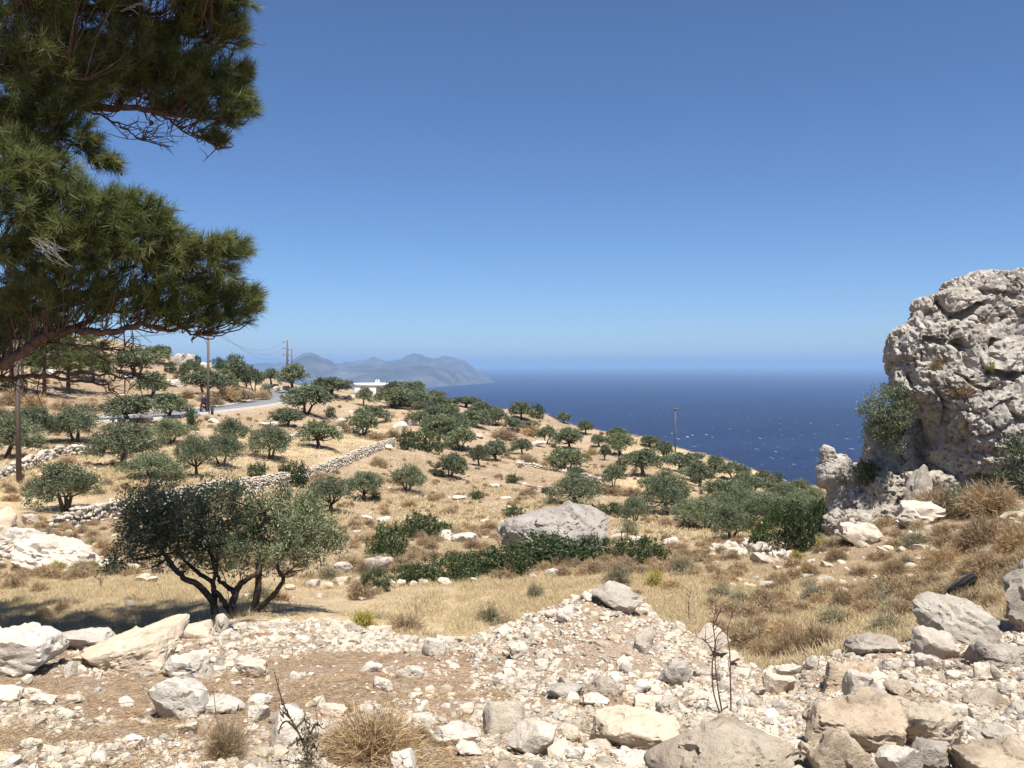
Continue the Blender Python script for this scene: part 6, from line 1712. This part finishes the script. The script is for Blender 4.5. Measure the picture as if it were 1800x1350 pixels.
twiggy('dry_stalk', 'thin straight dry stalk beside the thorny weed', 'dry stalk', (562, 1306), [[(562, 1306, 0), (558, 1270, 0), (556, 1240, 0), (575, 1215, 0)]], .003, M['twig'], 2, 6)
twiggy('dry_stalk', 'leaning thin stalk over the brown soil left of the thorny weed', 'dry stalk', (405, 1325), [[(405, 1325, 0), (430, 1295, 0), (447, 1268, 0)]], .003, M['twig'], 2, 7)
twiggy('dry_stalk', 'dry stalk in front of the tilted white slab', 'dry stalk', (380, 1262), [[(380, 1262, 0), (377, 1230, 0), (374, 1205, 0)]], .003, M['twig'], 3, 8)
twiggy('dry_stalk', 'single upright stalk in the yellow meadow behind the gravel crest', 'dry stalk', (732, 1086), [[(732, 1086, 0), (731, 1056, 0)]], .008, M['twig'], 2, 9, ymin=12)
twiggy('dry_stalk', 'brown branching stalk behind the right flank of the mound', 'dry stalk', (1212, 1092), [[(1212, 1092, 0), (1210, 1066, 0), (1214, 1042, 0)]], .008, M['twig'], 6, 10, ymin=12)
twiggy('dry_stalk', 'tall dry stalk in the weeds right of the sapling', 'dry stalk', (1337, 1150), [[(1337, 1150, 0), (1336, 1120, 0), (1330, 1088, 0)]], .006, M['twig'], 7, 11, ymin=10.5)
twiggy('dry_stalk', 'brown seeded stalk in the meadow left of the dark olive tree', 'dry stalk', (178, 1034), [[(178, 1034, 0), (177, 1024, 0), (175, 1017, 0)]], .01, M['twig'], 9, 12, ymin=15)
def near_bush(u, v, w, h, me, label, rz=0.0):
    p = at(u, v); k = p.y / F
    o = link('dry_shrub', me, None, p + Vector((0, w * k * .3, -.02)), (0, 0, rz), (w * k, w * k * .9, h * k * 2)); tag(o, label, 'dry shrub'); return o
near_bush(645, 1352, 205, 92, DRN[0], 'big tan spiny cushion bush at the bottom of the view')
near_bush(735, 1312, 70, 34, DRN[1], 'smaller spiny cushion joined to the right of the near bush', 1.0)
near_bush(385, 1340, 95, 72, DRN[1], 'sparse yellowish dry bush below the flat white block', 2.0)
near_bush(335, 1180, 40, 24, DR[2], 'tiny grey dead twig clump under the chunky white boulder', 1.3)
near_bush(608, 1256, 22, 24, DR[5], 'tiny yellow grass clump above the near spiny bush', .3)
near_bush(435, 1190, 22, 18, DR[5], 'tiny yellow tuft before the low cream boulder', .3)
near_bush(282, 1292, 22, 16, DR[2], 'tiny dark dead tuft on bare soil at left', 2.3)
near_bush(245, 1262, 18, 12, DR[2], 'tiny dark dead tuft near the tilted slab', .6)

# ------------------------------------------------------------------ grass
def tuft(seed, n, h, spread, w, lean=.35, mat='grass'):
    r_ = np.random.default_rng(seed)
    P = np.stack([r_.normal(size=n) * spread, r_.normal(size=n) * spread, np.full(n, -.02)], 1)
    D = unit(np.stack([r_.normal(size=n) * lean, r_.normal(size=n) * lean, np.ones(n)], 1) + P * [1.2, 1.2, 0])
    V, Q = blades(P, D, h * r_.uniform(.45, 1.1, n), w, .1)
    return make_mesh('tuft', V, Q, M[mat], tint=r_.random(n))
TUF = [tuft(i, 34, .10, .13, .008, .7) for i in range(3)] + [tuft(10, 22, .17, .11, .008, .4)] + [tuft(11, 40, .08, .17, .009, 1.0)]
TUFF = [tuft(20 + i, 30, .22, .28, .028, .7) for i in range(3)]
rg = np.random.default_rng(12)
def wall_line(u): return np.interp(u, [-400, 150, 240, 500, 600, 690, 720], [34, 34, 37, 60, 78, 98, 140])
n = 150000
u = rg.uniform(-500, 2400, n); y = np.exp(rg.uniform(math.log(9.5), math.log(48), n)); x = (u - 900) / F * y
P3 = np.stack([x, y, 0 * x], 1)
rb = rubble_w(x, y)
nz = fbm(P3 * .42, 3, 71)
mead = sstep(12, 13.5, y) * (1 - sstep(19.5, 22, y)) * (1 - .6 * sstep(1300, 1500, u))
path = ((u > 470) & (u < 800) & (y < 19.5) & (noise(P3 * .9, 73) > -.25))
prob = np.clip(.30 + .38 * mead + nz * .55, .03, .95) * np.where(path, .12, 1) * np.where((u > 330) & (u < 620) & (y < 18), .25, 1)
keep = (rb < .35) & (rg.random(n) < prob)
x, y, u = x[keep], y[keep], u[keep]; n = len(x)
s = rg.uniform(.6, 1.25, n)
g = scatter('dry_grass', np.stack([x, y, ground_z(x, y)], 1), rg.uniform(-.12, .12, (n, 3)) * [1, 1, 26], np.stack([s, s, s * rg.uniform(.7, 1.2, n)], 1), rg.choice(5, n), TUF)
tag(g, 'straw-coloured dry grass covering the meadow and near slope')
n = 60000
u = rg.uniform(-250, 1900, n); y = np.exp(rg.uniform(math.log(45), math.log(190), n)); x = (u - 900) / F * y
P3 = np.stack([x, y, 0 * x], 1)
nz = fbm(P3 * .16, 3, 75)
keep = (rg.random(n) < np.clip(.35 + nz * .6, .04, .9)) & (road_dist(x, y)[0] > 3.6)
x, y = x[keep], y[keep]; n = len(x); s = rg.uniform(.7, 1.4, n)
g = scatter('hillside_grass', np.stack([x, y, ground_z(x, y)], 1), rg.uniform(-.1, .1, (n, 3)) * [1, 1, 30], np.stack([s * 1.3, s * 1.3, s], 1), rg.choice(3, n), TUFF)
tag(g, 'thin dry grass on the far slope')
n = 19000
u = rg.uniform(-450, 2350, n); y = np.exp(rg.uniform(math.log(13), math.log(150), n)); x = (u - 900) / F * y
P3 = np.stack([x, y, 0 * x], 1)
nz = fbm(P3 * .22, 3, 81)
wl = wall_line(u)
clean = ((u < 690) & (y > wl) & (y < wl * 1.32) & (y > 20)) | ((u < 1250) & (y < 20.5))
keep = (rubble_w(x, y) < .1) & (rg.random(n) < np.clip(.26 + nz * .95 + .12 * sstep(1300, 1600, u), .0, .85)) & (~clean | (rg.random(n) < .04)) & (road_dist(x, y)[0] > 3.8)
x, y = x[keep], y[keep]; n = len(x); s = rg.uniform(.18, .62, n) * (1 + y / 160)
g = scatter('low_scrub', np.stack([x, y, ground_z(x, y) - .02], 1), rg.uniform(-.1, .1, (n, 3)) * [1, 1, 30], np.stack([s, s, s * rg.uniform(.7, 1.2, n)], 1), rg.choice(5, n, p=[.28, .28, .14, .24, .06]), DR[:5])
tag(g, 'low brown spiny scrub dotted over the dry slope')
# ------------------------------------------------------------------ labels: what it looks like and what it stands beside
LANDS = [('the motorcyclist', 349, 714), ('the roadside pole', 366, 690), ('the nearest wooden pole', 34, 770), ('the dark pines', 100, 660), ('the road bend', 492, 695), ('the white house', 650, 685), ('the left skyline crags', 322, 640),
         ('the middle of the stone wall', 560, 835), ('the upper end of the stone wall', 690, 780), ('the lower end of the stone wall', 165, 917), ('the dark olive tree', 400, 930), ('the whale-backed boulder', 978, 930), ('the long green mat', 930, 985),
         ('the lone seaside pole', 1187, 770), ('the skyline boulder', 845, 717), ('the rock pinnacle', 1465, 850), ('the white stone heap', 1318, 972), ('the broad glossy bush', 1128, 968), ('the limestone outcrop', 1640, 800), ('the old tyre', 1692, 1034),
         ('the rubble mound', 1070, 1080), ('the leafless sapling', 1268, 1180), ('the cracked brown boulders', 1555, 1265), ('the near spiny bush', 645, 1300), ('the smooth white slab', 240, 1137), ('the ribbed left boulder', 40, 1140), ('the tilted white slab', 318, 1235),
         ('the rounded boulder on soil', 720, 1176), ('the long yellow slab', 1115, 1285), ('the sandy dome', 1272, 1300), ('the big tilted boulder', 1680, 1090), ('the pitted boulder', 1488, 1180), ('the ribbed meadow boulder', 100, 972), ('the spreading bush', 735, 925), ('the spiky bush', 678, 955), ('the dry thicket edge', 1400, 985)]
ORD = ['leftmost', 'second from left', 'third from left', 'fourth from left', 'fifth from left', 'sixth from left', 'seventh from left', 'eighth from left', 'ninth from left', 'tenth from left']
NUM = {2: 'two', 3: 'three', 4: 'four', 5: 'five', 6: 'six', 7: 'seven', 8: 'eight', 9: 'nine', 10: 'ten', 11: 'eleven', 12: 'twelve'}
seen = {}
for r in REG:
    best = min(LANDS, key=lambda l: math.hypot(l[1] - r['u'], (l[2] - r['v']) * 1.3))
    du, dv = r['u'] - best[1], r['v'] - best[2]
    dist = math.hypot(du, dv)
    if abs(du) > abs(dv) * 1.1: rel = 'right of' if du > 0 else 'left of'
    else: rel = 'below' if dv > 0 else 'above'
    if dist < 45: rel = 'just ' + rel
    r['lab'] = '%s %s %s' % (r['base'], rel, best[0])
    seen.setdefault(r['lab'], []).append(r)
for lab, lst in seen.items():
    lst.sort(key=lambda r: r['u'])
    n = len(lst)
    for i, r in enumerate(lst):
        l = lab
        if n == 2: l += ', left of two' if i == 0 else ', right of two'
        elif n > 2: l += ', ' + ('rightmost' if i == n - 1 else ORD[i])
        tag(r['o'], l, r['cat'], r['group'])
